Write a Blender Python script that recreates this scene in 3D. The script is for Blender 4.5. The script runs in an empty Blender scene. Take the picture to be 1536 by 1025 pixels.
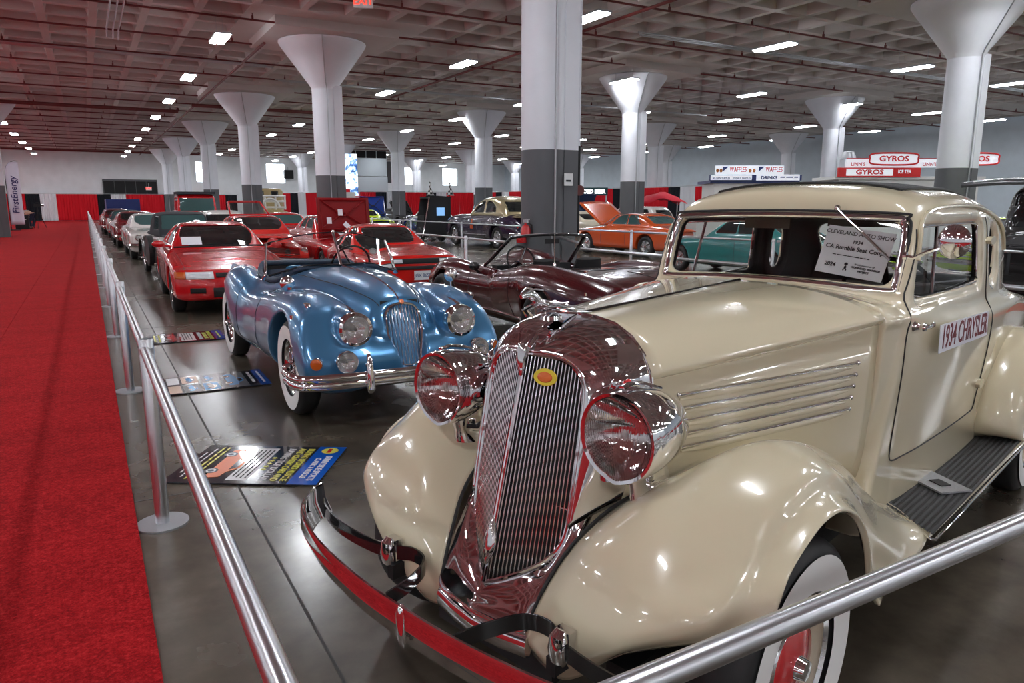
import bpy, bmesh, math, random
import numpy as np
from mathutils import Vector, Matrix
import openvdb as vdb
random.seed(7); rng = np.random.RandomState(5)
S = bpy.context.scene
COL = S.collection
PI = math.pi
R_ = math.radians

# ------------------------------------------------------------------ materials
def nt(name):
    m = bpy.data.materials.new(name); m.use_nodes = True
    t = m.node_tree
    return m, t, t.nodes['Principled BSDF']
def mat(name, col, rough=.5, metal=0., coat=0., spec=.5, emis=None, es=0., alpha=1., trans=0., ior=1.45, flake=0., coatr=.03):
    m, t, b = nt(name)
    b.inputs['Base Color'].default_value = (*col, 1)
    b.inputs['Roughness'].default_value = rough
    b.inputs['Metallic'].default_value = metal
    b.inputs['Coat Weight'].default_value = coat
    b.inputs['Coat Roughness'].default_value = coatr
    b.inputs['Specular IOR Level'].default_value = spec
    b.inputs['IOR'].default_value = ior
    b.inputs['Transmission Weight'].default_value = trans
    if emis: b.inputs['Emission Color'].default_value = (*emis, 1); b.inputs['Emission Strength'].default_value = es
    if alpha < 1: b.inputs['Alpha'].default_value = alpha
    if flake:
        n = noise(t, 350, 2); r = ramp(t, n.outputs['Fac'], [(.3, tuple(c*(1-flake) for c in col)), (.7, tuple(min(1, c*(1+flake)) for c in col))])
        t.links.new(r.outputs[0], b.inputs['Base Color'])
    return m
def noise(t, scale, detail=4, rough=.5, obj=True, stretch=None):
    tc = t.nodes.new('ShaderNodeTexCoord'); n = t.nodes.new('ShaderNodeTexNoise')
    n.inputs['Scale'].default_value = scale; n.inputs['Detail'].default_value = detail; n.inputs['Roughness'].default_value = rough
    src = tc.outputs['Object']
    if stretch:
        mp = t.nodes.new('ShaderNodeMapping'); mp.inputs['Scale'].default_value = stretch
        t.links.new(src, mp.inputs[0]); src = mp.outputs[0]
    t.links.new(src, n.inputs['Vector'])
    return n
def ramp(t, fac, stops):
    r = t.nodes.new('ShaderNodeValToRGB')
    e = r.color_ramp.elements
    while len(e) < len(stops): e.new(.5)
    for k, (p, c) in enumerate(stops):
        e[k].position = p; e[k].color = (*c, 1) if len(c) == 3 else c
    t.links.new(fac, r.inputs[0]); return r
def bump(t, b, h, strength=.3, dist=.01):
    n = t.nodes.new('ShaderNodeBump'); n.inputs['Strength'].default_value = strength; n.inputs['Distance'].default_value = dist
    t.links.new(h, n.inputs['Height']); t.links.new(n.outputs[0], b.inputs['Normal']); return n

M = {}
M['chrome'] = mat('chrome', (.83,.83,.85), .04, 1)
M['steel'] = mat('brushed_steel', (.62,.63,.66), .28, 1)
M['galv'] = mat('galvanised_steel', (.5,.52,.55), .4, .9)
M['tyre'] = mat('tyre_rubber', (.018,.018,.019), .55)
M['whitewall'] = mat('whitewall_rubber', (.86,.86,.84), .5)
M['black'] = mat('black_gloss', (.012,.012,.013), .12, coat=.6)
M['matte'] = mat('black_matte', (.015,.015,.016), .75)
M['rubber'] = mat('rubber_black', (.02,.02,.021), .6)
M['glass'] = mat('clear_glass', (.9,.95,.93), .02, trans=1, ior=1.02, spec=.9, coat=.6, coatr=.01)
M['dark_glass'] = mat('tinted_glass', (.012,.015,.016), .03, spec=.7, coat=.5)
M['teal_glass'] = mat('teal_tinted_glass', (.05,.11,.11), .03, spec=.7, coat=.5)
M['lens'] = mat('lamp_lens_glass', (.92,.93,.93), .12, trans=.82, ior=1.2, coat=.8)
M['amber'] = mat('amber_lens', (.55,.10,.012), .15, coat=.6)
M['redlens'] = mat('red_lens', (.5,.02,.02), .15, coat=.6)
M['white'] = mat('white_card', (.8,.81,.82), .5)
M['offwhite'] = mat('white_vinyl', (.7,.7,.68), .5)
M['cloth_black'] = mat('black_cloth_top', (.03,.035,.042), .85)

# ------------------------------------------------------------------ mesh building
class MB:
    def __init__(s): s.v = []; s.f = []; s.m = []; s.mi = 0
    def add(s, vs, fs, M4=None):
        o = len(s.v)
        for p in vs:
            s.v.append(tuple(M4 @ Vector(p)) if M4 is not None else tuple(p))
        for f in fs: s.f.append(tuple(i+o for i in f)); s.m.append(s.mi)
        return s
    def box(s, c, d, M4=None, rz=0.):
        x, y, z = d[0]/2, d[1]/2, d[2]/2
        vs = [Vector((a*x, b*y, e*z)) for a in (-1,1) for b in (-1,1) for e in (-1,1)]
        r = Matrix.Rotation(rz, 3, 'Z')
        vs = [r @ v + Vector(c) for v in vs]
        return s.add(vs, [(0,1,3,2),(4,6,7,5),(0,4,5,1),(2,3,7,6),(0,2,6,4),(1,5,7,3)], M4)
    def tube(s, pts, r, n=12, M4=None, cap=True, closed=False, flat=None, up=(0,0,1)):
        """sweep an ellipse (r or list of r; flat=(a,b) half sizes or list) along pts"""
        P = [Vector(p) for p in pts]; N = len(P)
        rings = []; u = Vector(up)
        for i in range(N):
            if closed: t = P[(i+1) % N] - P[i-1]
            else: t = P[min(i+1, N-1)] - P[max(i-1, 0)]
            t.normalize()
            a = u - t*u.dot(t)
            if a.length < 1e-4: a = Vector((1,0,0)) - t*t.x
            a.normalize(); b = t.cross(a)
            if not flat: u = a
            if flat: ra, rb = flat[i] if isinstance(flat[0], (tuple, list)) else flat
            else: ra = rb = r[i] if isinstance(r, (list, tuple)) else r
            rings.append([P[i] + a*(ra*math.cos(2*PI*k/n)) + b*(rb*math.sin(2*PI*k/n)) for k in range(n)])
        vs = [p for g in rings for p in g]; fs = []
        for i in range(N if closed else N-1):
            j = (i+1) % N
            for k in range(n): fs.append((i*n+k, i*n+(k+1) % n, j*n+(k+1) % n, j*n+k))
        if cap and not closed:
            fs.append(tuple(range(n-1, -1, -1))); fs.append(tuple((N-1)*n+k for k in range(n)))
        return s.add(vs, fs, M4)
    def sweep(s, pts, prof, up=(0,0,1), M4=None, closed=False, capped=True):
        """sweep closed 2D profile [(a,b)] (a along up-ish, b sideways) along pts"""
        P = [Vector(p) for p in pts]; N = len(P); n = len(prof); vs = []; u0 = Vector(up)
        for i in range(N):
            t = (P[(i+1) % N] - P[i-1]) if closed else P[min(i+1, N-1)] - P[max(i-1, 0)]
            t.normalize(); a = (u0 - t*u0.dot(t)).normalized(); b = t.cross(a)
            pr = prof[i] if isinstance(prof[0][0], (tuple, list)) else prof
            n = len(pr)
            vs += [P[i] + a*q[0] + b*q[1] for q in pr]
        fs = []
        for i in range(N if closed else N-1):
            j = (i+1) % N
            for k in range(n): fs.append((i*n+k, i*n+(k+1) % n, j*n+(k+1) % n, j*n+k))
        if capped and not closed:
            fs.append(tuple(range(n-1, -1, -1))); fs.append(tuple((N-1)*n+k for k in range(n)))
        return s.add(vs, fs, M4)
    def lathe(s, prof, n=32, axis='Z', M4=None, c=(0,0,0), sq=(1,1)):
        """prof [(r,h)] around axis"""
        vs = []; K = len(prof)
        for r, h in prof:
            for k in range(n):
                a = 2*PI*k/n; p = (r*math.cos(a)*sq[0], r*math.sin(a)*sq[1], h)
                if axis == 'Y': p = (p[0], p[2], -p[1])
                if axis == 'X': p = (p[2], p[0], p[1])
                vs.append((p[0]+c[0], p[1]+c[1], p[2]+c[2]))
        fs = []
        for i in range(K-1):
            for k in range(n): fs.append((i*n+k, i*n+(k+1) % n, (i+1)*n+(k+1) % n, (i+1)*n+k))
        if prof[0][0] > 1e-5: pass
        return s.add(vs, fs, M4)
    def cyl(s, a, b, r, n=16, r2=None, M4=None):
        a, b = Vector(a), Vector(b)
        return s.tube([a, b], [r, r if r2 is None else r2], n, M4)
    def grid(s, V, M4=None, wrap=False):
        nu = len(V); nv = len(V[0]); vs = [p for r in V for p in r]; fs = []
        for i in range(nu-1):
            for k in range(nv if wrap else nv-1):
                k2 = (k+1) % nv
                fs.append((i*nv+k, i*nv+k2, (i+1)*nv+k2, (i+1)*nv+k))
        return s.add(vs, fs, M4)
    def poly(s, pts, th, nrm=None, M4=None):
        """extruded polygon: pts 3D ring, th thickness along nrm"""
        P = [Vector(p) for p in pts]; n = len(P)
        if nrm is None:
            nrm = (P[1]-P[0]).cross(P[2]-P[0]).normalized()
        d = Vector(nrm)*th
        return s.add(P + [p+d for p in P], [tuple(range(n-1,-1,-1)), tuple(range(n, 2*n))] + [(i, (i+1) % n, n+(i+1) % n, n+i) for i in range(n)], M4)
    def ball(s, c, r, n=16, M4=None, sc=(1,1,1)):
        prof = [(math.sin(PI*k/(n//2)), -math.cos(PI*k/(n//2))) for k in range(n//2+1)]
        T = Matrix.Translation(c) @ Matrix.Diagonal((r*sc[0], r*sc[1], r*sc[2], 1))
        if M4 is not None: T = M4 @ T
        return s.lathe(prof, n, 'Z', T)
    def mesh(s, name, mats, smooth=True, angle=35, weld=True):
        me = bpy.data.meshes.new(name)
        me.from_pydata(s.v, [], s.f)
        for m in (mats if isinstance(mats, (list, tuple)) else [mats]): me.materials.append(M[m] if isinstance(m, str) else m)
        me.polygons.foreach_set('material_index', s.m)
        bm = bmesh.new(); bm.from_mesh(me)
        if weld: bmesh.ops.remove_doubles(bm, verts=bm.verts, dist=1e-5)
        bad = [f for f in bm.faces if f.calc_area() < 1e-10]
        if bad: bmesh.ops.delete(bm, geom=bad, context='FACES_ONLY')
        bmesh.ops.recalc_face_normals(bm, faces=bm.faces)
        for f in bm.faces: f.smooth = smooth
        if smooth:
            la = R_(angle)
            for e in bm.edges:
                if len(e.link_faces) == 2 and e.calc_face_angle(0) > la: e.smooth = False
        bm.to_mesh(me); bm.free(); me.update()
        return me
    def obj(s, name, mats, parent=None, smooth=True, angle=35, M4=None, weld=True):
        return link(name, s.mesh(name, mats, smooth, angle, weld), parent, M4)

def link(name, me, parent=None, M4=None):
    o = bpy.data.objects.new(name, me); COL.objects.link(o)
    if parent is not None: o.parent = parent
    if M4 is not None: o.matrix_local = M4
    return o
def tag(o, label=None, cat=None, group=None, kind=None):
    if label: o['label'] = label
    if cat: o['category'] = cat
    if group: o['group'] = group
    if kind: o['kind'] = kind
    return o
def thing(name, label, cat, loc=(0,0,0), rz=0., group=None):
    o = bpy.data.objects.new(name, None); COL.objects.link(o)
    o.location = loc; o.rotation_euler = (0,0,rz); o.empty_display_size = .1
    return tag(o, label, cat, group)
def copy_tree(o, parent=None):
    c = o.copy(); COL.objects.link(c); c.parent = parent
    for ch in list(o.children): copy_tree(ch, c)
    return c
_txt = {}
def text_me(s, size, ext=.001, align='CENTER', bold=0., shear=0., sx=1.):
    cu = bpy.data.curves.new('t', 'FONT'); cu.body = s; cu.size = size; cu.extrude = ext
    cu.align_x = align; cu.align_y = 'CENTER'; cu.offset = bold; cu.shear = shear; cu.resolution_u = 3
    o = bpy.data.objects.new('t', cu); COL.objects.link(o)
    dg = bpy.context.evaluated_depsgraph_get(); dg.update()
    me = bpy.data.meshes.new_from_object(o.evaluated_get(dg))
    bpy.data.objects.remove(o); bpy.data.curves.remove(cu)
    if sx != 1: me.transform(Matrix.Diagonal((sx,1,1,1)))
    return me
def text(s, size, m, parent, M4, name='lettering', **k):
    me = text_me(s, size, **k); me.materials.clear(); me.materials.append(M[m] if isinstance(m, str) else m)
    return link(name, me, parent, M4)
def join_text(items, name, m, parent, M4=None):
    """items: (string,size,x,y,rot,kw) in a plane -> one mesh"""
    mb = MB()
    for s_, size, x, y, kw in items:
        me = text_me(s_, size, **kw)
        mb.add([(v.co.x+x, v.co.y+y, v.co.z) for v in me.vertices], [tuple(p.vertices) for p in me.polygons])
        bpy.data.meshes.remove(me)
    return mb.obj(name, m, parent, smooth=False, M4=M4, weld=False)
def word_lines(rows, name, m, parent, M4=None):
    """lines of unreadably small print: (x centre, y, width, height) broken into word-length strokes"""
    mb = MB(); rg = random.Random(3)
    for x, y, w, h in rows:
        a = x-w/2
        while a < x+w/2-h:
            l = min(h*rg.uniform(1.5, 5), x+w/2-a); mb.box((a+l/2, y, .0005), (l, h*.55, .001)); a += l+h*.6
    return mb.obj(name, m, parent, smooth=False, M4=M4, weld=False)
def basis(o, x, y, z=None):
    x = Vector(x).normalized(); y = Vector(y).normalized(); z = Vector(z).normalized() if z else x.cross(y).normalized()
    m = Matrix.Identity(4)
    for i in range(3): m[i][0], m[i][1], m[i][2], m[i][3] = x[i], y[i], z[i], o[i]
    return m

# splines
def crom(P, n, closed=False):
    """Catmull-Rom (centripetal-ish uniform) through points, n per segment"""
    P = [np.array(p, float) for p in P]; out = []; N = len(P)
    for i in range(N if closed else N-1):
        if closed: a, b, c, d = P[i-1], P[i], P[(i+1) % N], P[(i+2) % N]
        else:
            b, c = P[i], P[i+1]; a = P[i-1] if i else 2*b-c; d = P[i+2] if i+2 < N else 2*c-b
        for k in range(n):
            t = k/n
            out.append(.5*((2*b)+(c-a)*t+(2*a-5*b+4*c-d)*t*t+(3*b-a-3*c+d)*t**3))
    if not closed: out.append(P[-1])
    return [tuple(p) for p in out]
def patch(rows, nu, nv, closed_v=False):
    """interpolate a control grid [u][v] of 3D points"""
    R1 = [crom(r, nv, closed_v) for r in rows]
    cols = list(zip(*R1))
    C1 = [crom(c, nu) for c in cols]
    return [list(r) for r in zip(*C1)]
def pchip(xs, ys):
    xs = np.array(xs, float); ys = np.array(ys, float)
    if xs[0] > xs[-1]: xs, ys = xs[::-1], ys[::-1]
    h = np.diff(xs); d = np.diff(ys)/h; m = np.zeros(len(xs))
    m[0], m[-1] = d[0], d[-1]
    for i in range(1, len(xs)-1):
        if d[i-1]*d[i] > 0:
            w1, w2 = 2*h[i]+h[i-1], h[i]+2*h[i-1]; m[i] = (w1+w2)/(w1/d[i-1]+w2/d[i])
    def f(x):
        x = np.clip(x, xs[0], xs[-1]); i = np.clip(np.searchsorted(xs, x)-1, 0, len(h)-1)
        t = (x-xs[i])/h[i]; t2, t3 = t*t, t*t*t
        return ((2*t3-3*t2+1)*ys[i]+(t3-2*t2+t)*h[i]*m[i]+(-2*t3+3*t2)*ys[i+1]+(t3-t2)*h[i]*m[i+1]).astype(np.float32)
    return f
def prof(*pts): return pchip([p[0] for p in pts], [p[1] for p in pts])
def smin(a, b, k):
    h = np.clip(.5+.5*(b-a)/k, 0, 1); return b*(1-h)+a*h-k*h*(1-h)
def smax(a, b, k): return -smin(-a, -b, k)

class Grid:
    """half-space (y>=0) sampling grid in car coordinates"""
    def __init__(s, x0, x1, y1, z0, z1, h):
        s.h = h; s.x0, s.z0 = x0, z0
        nx, ny, nz = int((x1-x0)/h)+1, int(y1/h)+1, int((z1-z0)/h)+1
        s.ny = ny
        s.X, s.Y, s.Z = np.meshgrid((x0+h*np.arange(nx)).astype(np.float32), (h*np.arange(ny)).astype(np.float32), (z0+h*np.arange(nz)).astype(np.float32), indexing='ij', sparse=True)
        s.shape = (nx, ny, nz)
    def fix(s, d):
        """make an implicit field roughly a distance"""
        d = np.broadcast_to(d, s.shape).astype(np.float32)
        gx, gy, gz = np.gradient(d, s.h)
        g = np.sqrt(gx*gx+gy*gy+gz*gz); g = np.maximum(g, .25*np.median(g)+1e-6)
        return d/g
    def mesh(s, name, d, mats, smooth_it=1, side=0):
        """surface of d<0; side 0 = mirrored whole, +1 = y>0 only"""
        d = np.broadcast_to(d, s.shape).astype(np.float32)
        d = np.clip(d, -3*s.h, 3*s.h)
        if side == 0: full = np.concatenate([d[:, :0:-1, :], d], axis=1); y0 = -(s.ny-1)*s.h
        else: full = d; y0 = 0.
        g = vdb.FloatGrid(); g.background = 3*s.h
        full = np.pad(full, 1, constant_values=3*s.h)
        g.copyFromArray(full)
        pts, quads = g.convertToQuads(0.)
        pts = np.asarray(pts, dtype=np.float64)
        # vertex relax
        q = np.asarray(quads, dtype=np.int64)
        for _ in range(smooth_it):
            acc = np.zeros_like(pts); cnt = np.zeros(len(pts))
            for a in range(4):
                i, j = q[:, a], q[:, (a+1) % 4]
                np.add.at(acc, i, pts[j]); np.add.at(acc, j, pts[i]); np.add.at(cnt, i, 1); np.add.at(cnt, j, 1)
            cnt[cnt == 0] = 1
            pts = pts*.4+.6*acc/cnt[:, None]
        pts = (pts-1)*s.h + np.array([s.x0, y0, s.z0])
        me = bpy.data.meshes.new(name)
        me.vertices.add(len(pts)); me.vertices.foreach_set('co', pts.ravel().astype(np.float32))
        me.loops.add(len(q)*4); me.polygons.add(len(q))
        me.polygons.foreach_set('loop_start', np.arange(0, len(q)*4, 4, dtype=np.int32))
        me.polygons.foreach_set('loop_total', np.full(len(q), 4, dtype=np.int32))
        me.loops.foreach_set('vertex_index', q[:, ::-1].ravel().astype(np.int32))
        me.polygons.foreach_set('use_smooth', np.ones(len(q), dtype=bool))
        me.update(calc_edges=True); me.validate()
        for m in (mats if isinstance(mats, (list, tuple)) else [mats]): me.materials.append(M[m] if isinstance(m, str) else m)
        return me
    def sample(s, fld, c):
        i = np.clip(((c[:,0]-s.x0)/s.h+.5).astype(int), 0, s.shape[0]-1); j = np.clip((np.abs(c[:,1])/s.h+.5).astype(int), 0, s.shape[1]-1); k = np.clip(((c[:,2]-s.z0)/s.h+.5).astype(int), 0, s.shape[2]-1)
        return fld[i, j, k]
    def loft(s, hw, zt, zb, n=3., m=None, yc=0., x=None):
        """superellipse sections: half width hw(x), top zt(x), bottom zb(x)"""
        X = s.X if x is None else x
        w = np.maximum(hw(X) if callable(hw) else hw, .01); t = zt(X) if callable(zt) else zt; b = zb(X) if callable(zb) else zb
        y0 = yc(X) if callable(yc) else yc
        n_ = n(X) if callable(n) else n; m_ = n_ if m is None else (m(X) if callable(m) else m)
        zm = (t+b)/2; hz = np.maximum((t-b)/2, .01)
        e = (np.abs(s.Y-y0)/w)**n_ + (np.abs(s.Z-zm)/hz)**m_
        return s.fix((e**(1/np.maximum(n_, m_))-1)*np.minimum(w, hz))
# ------------------------------------------------------------------ the hall
WX0, WX1, WY0, WY1 = -22., 48.5, -22., 85.5
ZC = 6.72      # rib soffit
CX = [-18.0, -5.4, 6.78, 19.0, 31.2, 43.5]
CY = [-14.8, -2.1, 10.6, 23.3, 36.0, 48.7, 61.6, 74.5]

m_, t_, b_ = nt('polished_concrete'); M['concrete'] = m_
n1 = noise(t_, .55, 6, .55); n2 = noise(t_, 2.6, 6, .6); n3 = noise(t_, 16, 6, .7)
mx = t_.nodes.new('ShaderNodeMix'); mx.data_type = 'FLOAT'; mx.inputs[0].default_value = .5
t_.links.new(n1.outputs['Fac'], mx.inputs[2]); t_.links.new(n2.outputs['Fac'], mx.inputs[3])
r1 = ramp(t_, mx.outputs[0], [(.34, (.042,.034,.025)), (.47, (.085,.070,.053)), (.56, (.115,.096,.073)), (.70, (.18,.157,.127))])
t_.links.new(r1.outputs[0], b_.inputs['Base Color'])
r2 = ramp(t_, n1.outputs['Fac'], [(.3, (.17,)*3), (.7, (.30,)*3)])
t_.links.new(r2.outputs[0], b_.inputs['Roughness'])
b_.inputs['Specular IOR Level'].default_value = .6

m_, t_, b_ = nt('red_carpet'); M['carpet'] = m_
n1 = noise(t_, 75, 3, .85); n2 = noise(t_, 1.1, 3, stretch=(1, 3, 1)); n3 = noise(t_, 38, 4, .7)
mx = t_.nodes.new('ShaderNodeMix'); mx.data_type = 'FLOAT'; mx.inputs[0].default_value = .45
t_.links.new(n1.outputs['Fac'], mx.inputs[2]); t_.links.new(n3.outputs['Fac'], mx.inputs[3])
r1 = ramp(t_, mx.outputs[0], [(.33, (.14,.004,.005)), (.5, (.37,.008,.011)), (.68, (.68,.032,.036))])
r2 = ramp(t_, n2.outputs['Fac'], [(.35, (.86,)*3), (.6, (1,)*3)])
mm = t_.nodes.new('ShaderNodeMix'); mm.data_type = 'RGBA'; mm.blend_type = 'MULTIPLY'; mm.inputs[0].default_value = 1
t_.links.new(r1.outputs[0], mm.inputs[6]); t_.links.new(r2.outputs[0], mm.inputs[7])
t_.links.new(mm.outputs[2], b_.inputs['Base Color']); b_.inputs['Roughness'].default_value = .95
b_.inputs['Specular IOR Level'].default_value = .1
bump(t_, b_, mx.outputs[0], .9, .012)

def wallpaint(name, col, var=.08, sc=1.5, rough=.7):
    m, t, b = nt(name); n = noise(t, sc, 5)
    r = ramp(t, n.outputs['Fac'], [(.3, tuple(c*(1-var) for c in col)), (.7, col)])
    t.links.new(r.outputs[0], b.inputs['Base Color']); b.inputs['Roughness'].default_value = rough
    M[name] = m; return m
wallpaint('wall_white', (.86,.89,.92)); wallpaint('wall_grey', (.56,.63,.69))
wallpaint('ceiling_concrete', (.62,.58,.56), .22, .35)
wallpaint('column_white', (.76,.78,.84), .06, 2.); wallpaint('column_grey', (.115,.118,.128), .12, 2.)
wallpaint('pipe_red', (.15,.022,.022), .2, 3., .5)
M['sky_pane'] = mat('daylight_pane', (.9,.95,1), .4, emis=(.85,.93,1), es=6.)
M['led'] = mat('led_panel', (1,1,1), .4, emis=(.93,.96,1), es=50.)

def quad(name, pts, m, kind='structure'):
    o = MB().add(pts, [(0,1,2,3)]).obj(name, m, smooth=False); tag(o, kind=kind); return o
fl = quad('floor', [(WX0,WY0,0),(WX1,WY0,0),(WX1,WY1,0),(WX0,WY1,0)], 'concrete')
# walls with window openings: (centre along wall, half width, z0, z1)
def wall(name, a, b, m, wins=(), th=.4, out=(0,1,0)):
    a, b = Vector(a), Vector(b); L = (b-a).length; d = (b-a)/L; mb = MB(); H = ZC+1.0
    xs = [0]+[v for w in wins for v in (w[0]-w[1], w[0]+w[1])]+[L]
    ctr = lambda s0, s1, z0, z1: ((a+d*((s0+s1)/2))+Vector(out)*th/2+Vector((0,0,(z0+z1)/2)), s1-s0, z1-z0)
    for k in range(len(xs)-1):
        segs = [(0, H)] if k % 2 == 0 else [(0, wins[k//2][2]), (wins[k//2][3], H)]
        for z0, z1 in segs:
            c, w, h = ctr(xs[k], xs[k+1], z0, z1)
            mb.box(c, (w, th, h) if abs(d.x) > .5 else (th, w, h))
    o = mb.obj(name, m, smooth=False); tag(o, kind='structure')
    for k, w in enumerate(wins):
        g = len([1 for q in bpy.data.objects if q.name.startswith('window_') and q.parent is None])+1
        wo = tag(bpy.data.objects.new('window_%d' % g, None), kind='structure'); COL.objects.link(wo)
        c = a+d*w[0]+Vector((0,0,(w[2]+w[3])/2)); wo.location = c+Vector(out)*.12
        hw, hh = w[1], (w[3]-w[2])/2; fr = MB(); pn = MB()
        X = Vector(d)
        def bx(u, z, su, sz, t=.08): return ((X*u+Vector((0,0,z))), (su, t, sz) if abs(d.x) > .5 else (t, su, sz))
        for u in (-hw+.04, hw-.04): fr.box(*bx(u, 0, .08, 2*hh))
        for z in (-hh+.04, hh-.04): fr.box(*bx(0, z, 2*hw, .08))
        pn.box(*bx(0, 0, 2*hw-.1, 2*hh-.1, .02))
        fr.obj('window_frame', 'wall_white', wo, smooth=False); pn.obj('pane', 'sky_pane', wo, smooth=False)
    return o
WINS = [(x-WX0, 1.05, 3.9, 6.1) for x in (11.6, 18.9, 34.5, 40.5)]
wall('wall_back', (WX0,WY1,0), (WX1,WY1,0), 'wall_white', WINS)
wall('wall_right', (WX1,WY0,0), (WX1,WY1,0), 'wall_grey', (), .4, (1,0,0))
wall('wall_left', (WX0,WY0,0), (WX0,WY1,0), 'wall_white', (), .4, (-1,0,0))
wall('wall_front', (WX0,WY0,0), (WX1,WY0,0), 'wall_white', (), .4, (0,-1,0))
# waffle slab
mb = MB(); PX_, PY_ = 1.222, 1.27; D = .52
cx0, cy0 = CX[2]-PX_*24, CY[2]-PY_*26
solid = set()
for i in range(60):
    for j in range(88):
        x, y = cx0+PX_*(i+.5), cy0+PY_*(j+.5)
        if not (WX0 < x < WX1 and WY0 < y < WY1): continue
        sol = any(abs(x-a) < 2.2 for a in CX) and any(abs(y-b) < 2.3 for b in CY)
        z = ZC; a, b = PX_/2, PY_/2
        if sol: mb.add([(x-a,y-b,z),(x+a,y-b,z),(x+a,y+b,z),(x-a,y+b,z)], [(0,3,2,1)]); continue
        r, r2 = .10, .24
        o = [(x-a,y-b,z),(x+a,y-b,z),(x+a,y+b,z),(x-a,y+b,z)]
        p = [(x-a+r,y-b+r,z),(x+a-r,y-b+r,z),(x+a-r,y+b-r,z),(x-a+r,y+b-r,z)]
        q = [(x-a+r2,y-b+r2,z+D),(x+a-r2,y-b+r2,z+D),(x+a-r2,y+b-r2,z+D),(x-a+r2,y+b-r2,z+D)]
        fs = [(8,11,10,9)]
        for k in range(4):
            k2 = (k+1) % 4; fs += [(k, 4+k, 4+k2, k2), (4+k, 8+k, 8+k2, 4+k2)]
        mb.add(o+p+q, fs)
mb.obj('ceiling', 'ceiling_concrete', smooth=False) ['kind'] = 'structure'

# columns
def make_column():
    t = thing('column', 'x', 'column')
    def shaft(z0, z1, m, name, par):
        b = MB(); b.lathe([(.0,z0),(.39,z0),(.39,z1),(.0,z1)], 40); b.box((.30,-.20,(z0+z1)/2), (.28,.34,z1-z0)); return b.obj(name, m, par, angle=30)
    shaft(0, 2.5, 'column_grey', 'painted_base', t)
    s = shaft(2.5, 5.2, 'column_white', 'shaft', t)
    b = MB(); b.lathe([(.39,5.10),(.41,5.16),(.46,5.24),(1.24,6.30),(1.31,6.42),(1.31,6.46),(0,6.46)], 40); b.obj('capital', 'column_white', t, angle=25)
    b = MB(); b.box((0,0,6.60), (3.6,3.6,.26)); b.obj('drop_panel', 'ceiling_concrete', t, smooth=False)
    b = MB(); b.tube([(-.05,-.42,0.3),(-.05,-.42,5.15),(-.10,-.5,5.27),(-.35,-1.22,6.30),(-.4,-1.4,6.43)], .016, 8); b.obj('conduit', 'galv', t)
    return t
col0 = make_column(); first = True
NX = {0:'far-left', 1:'left', 2:'near', 3:'middle', 4:'right', 5:'far-right'}
used = 0
_rows = {2: 'first', 3: 'second', 4: 'third', 5: 'fourth', 6: 'fifth', 7: 'sixth'}
for i, x in enumerate(CX):
    for j, y in enumerate(CY):
        if j < 2 or i == 0 or (i == 1 and j != 5): continue
        if i == 5 and j < 4: continue
        c = col0 if first else copy_tree(col0); first = False
        c.location = (x, y, 0) if i > 1 else (-3.75, 44.0, 0)
        side = {1: 'line left of the red carpet', 2: 'line just behind the parked cars', 3: 'line behind the orange coupe', 4: 'line by the food stalls', 5: 'line nearest the right wall'}[i]
        c['label'] = 'white flared-top column with grey base, %s in the %s' % (_rows[j], side)
        c['group'] = 'flared concrete columns'

# extra riser pipe on the big near column
t = thing('riser_pipe', 'thin white vertical pipe beside the large foreground column with dark lower end and red valve', 'pipe', (7.45,10.55,0))
MB().tube([(0,0,2.0),(0,0,6.7)], .028, 10).obj('pipe', 'column_white', t)
MB().tube([(0,0,.9),(0,0,2.6)], .034, 10).obj('lower_pipe', 'matte', t)
MB().lathe([(0,-.05),(.09,-.05),(.09,.05),(0,.05)], 14, 'Y', c=(0,-.02,1.85)).obj('valve', 'pipe_red', t)
t = thing('notice_card', 'small white notice card taped on the grey base of the large column', 'notice', (0,0,0))
MB().box((7.0,10.19,2.02), (.17,.006,.2)).obj('card', 'white', t, smooth=False)
MB().box((7.0,10.184,2.0), (.1,.004,.03)).obj('printed_line', 'cloth_black', t, smooth=False)

# fire extinguisher on column
t = thing('fire_extinguisher', 'red fire extinguisher hanging on the left side of the large grey column base', 'fire extinguisher', (6.33,10.45,.78))
M['ext_red'] = mat('extinguisher_red', (.6,.02,.025), .25, coat=.5)
MB().lathe([(0,0),(.075,.01),(.08,.04),(.08,.42),(.06,.48),(.025,.5),(.025,.53),(0,.53)], 20).obj('cylinder', 'ext_red', t)
MB().box((0,-.078,.25), (.09,.012,.12)).obj('label_sticker', 'white', t, smooth=False)
MB().box((0,0,.56), (.03,.12,.05)).box((0,-.05,.59), (.025,.12,.015)).obj('handle', 'steel', t)
MB().tube([(0,-.03,.54),(.08,-.06,.5),(.09,-.07,.3),(.085,-.07,.12)], .012, 8).obj('hose', 'rubber', t)

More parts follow.
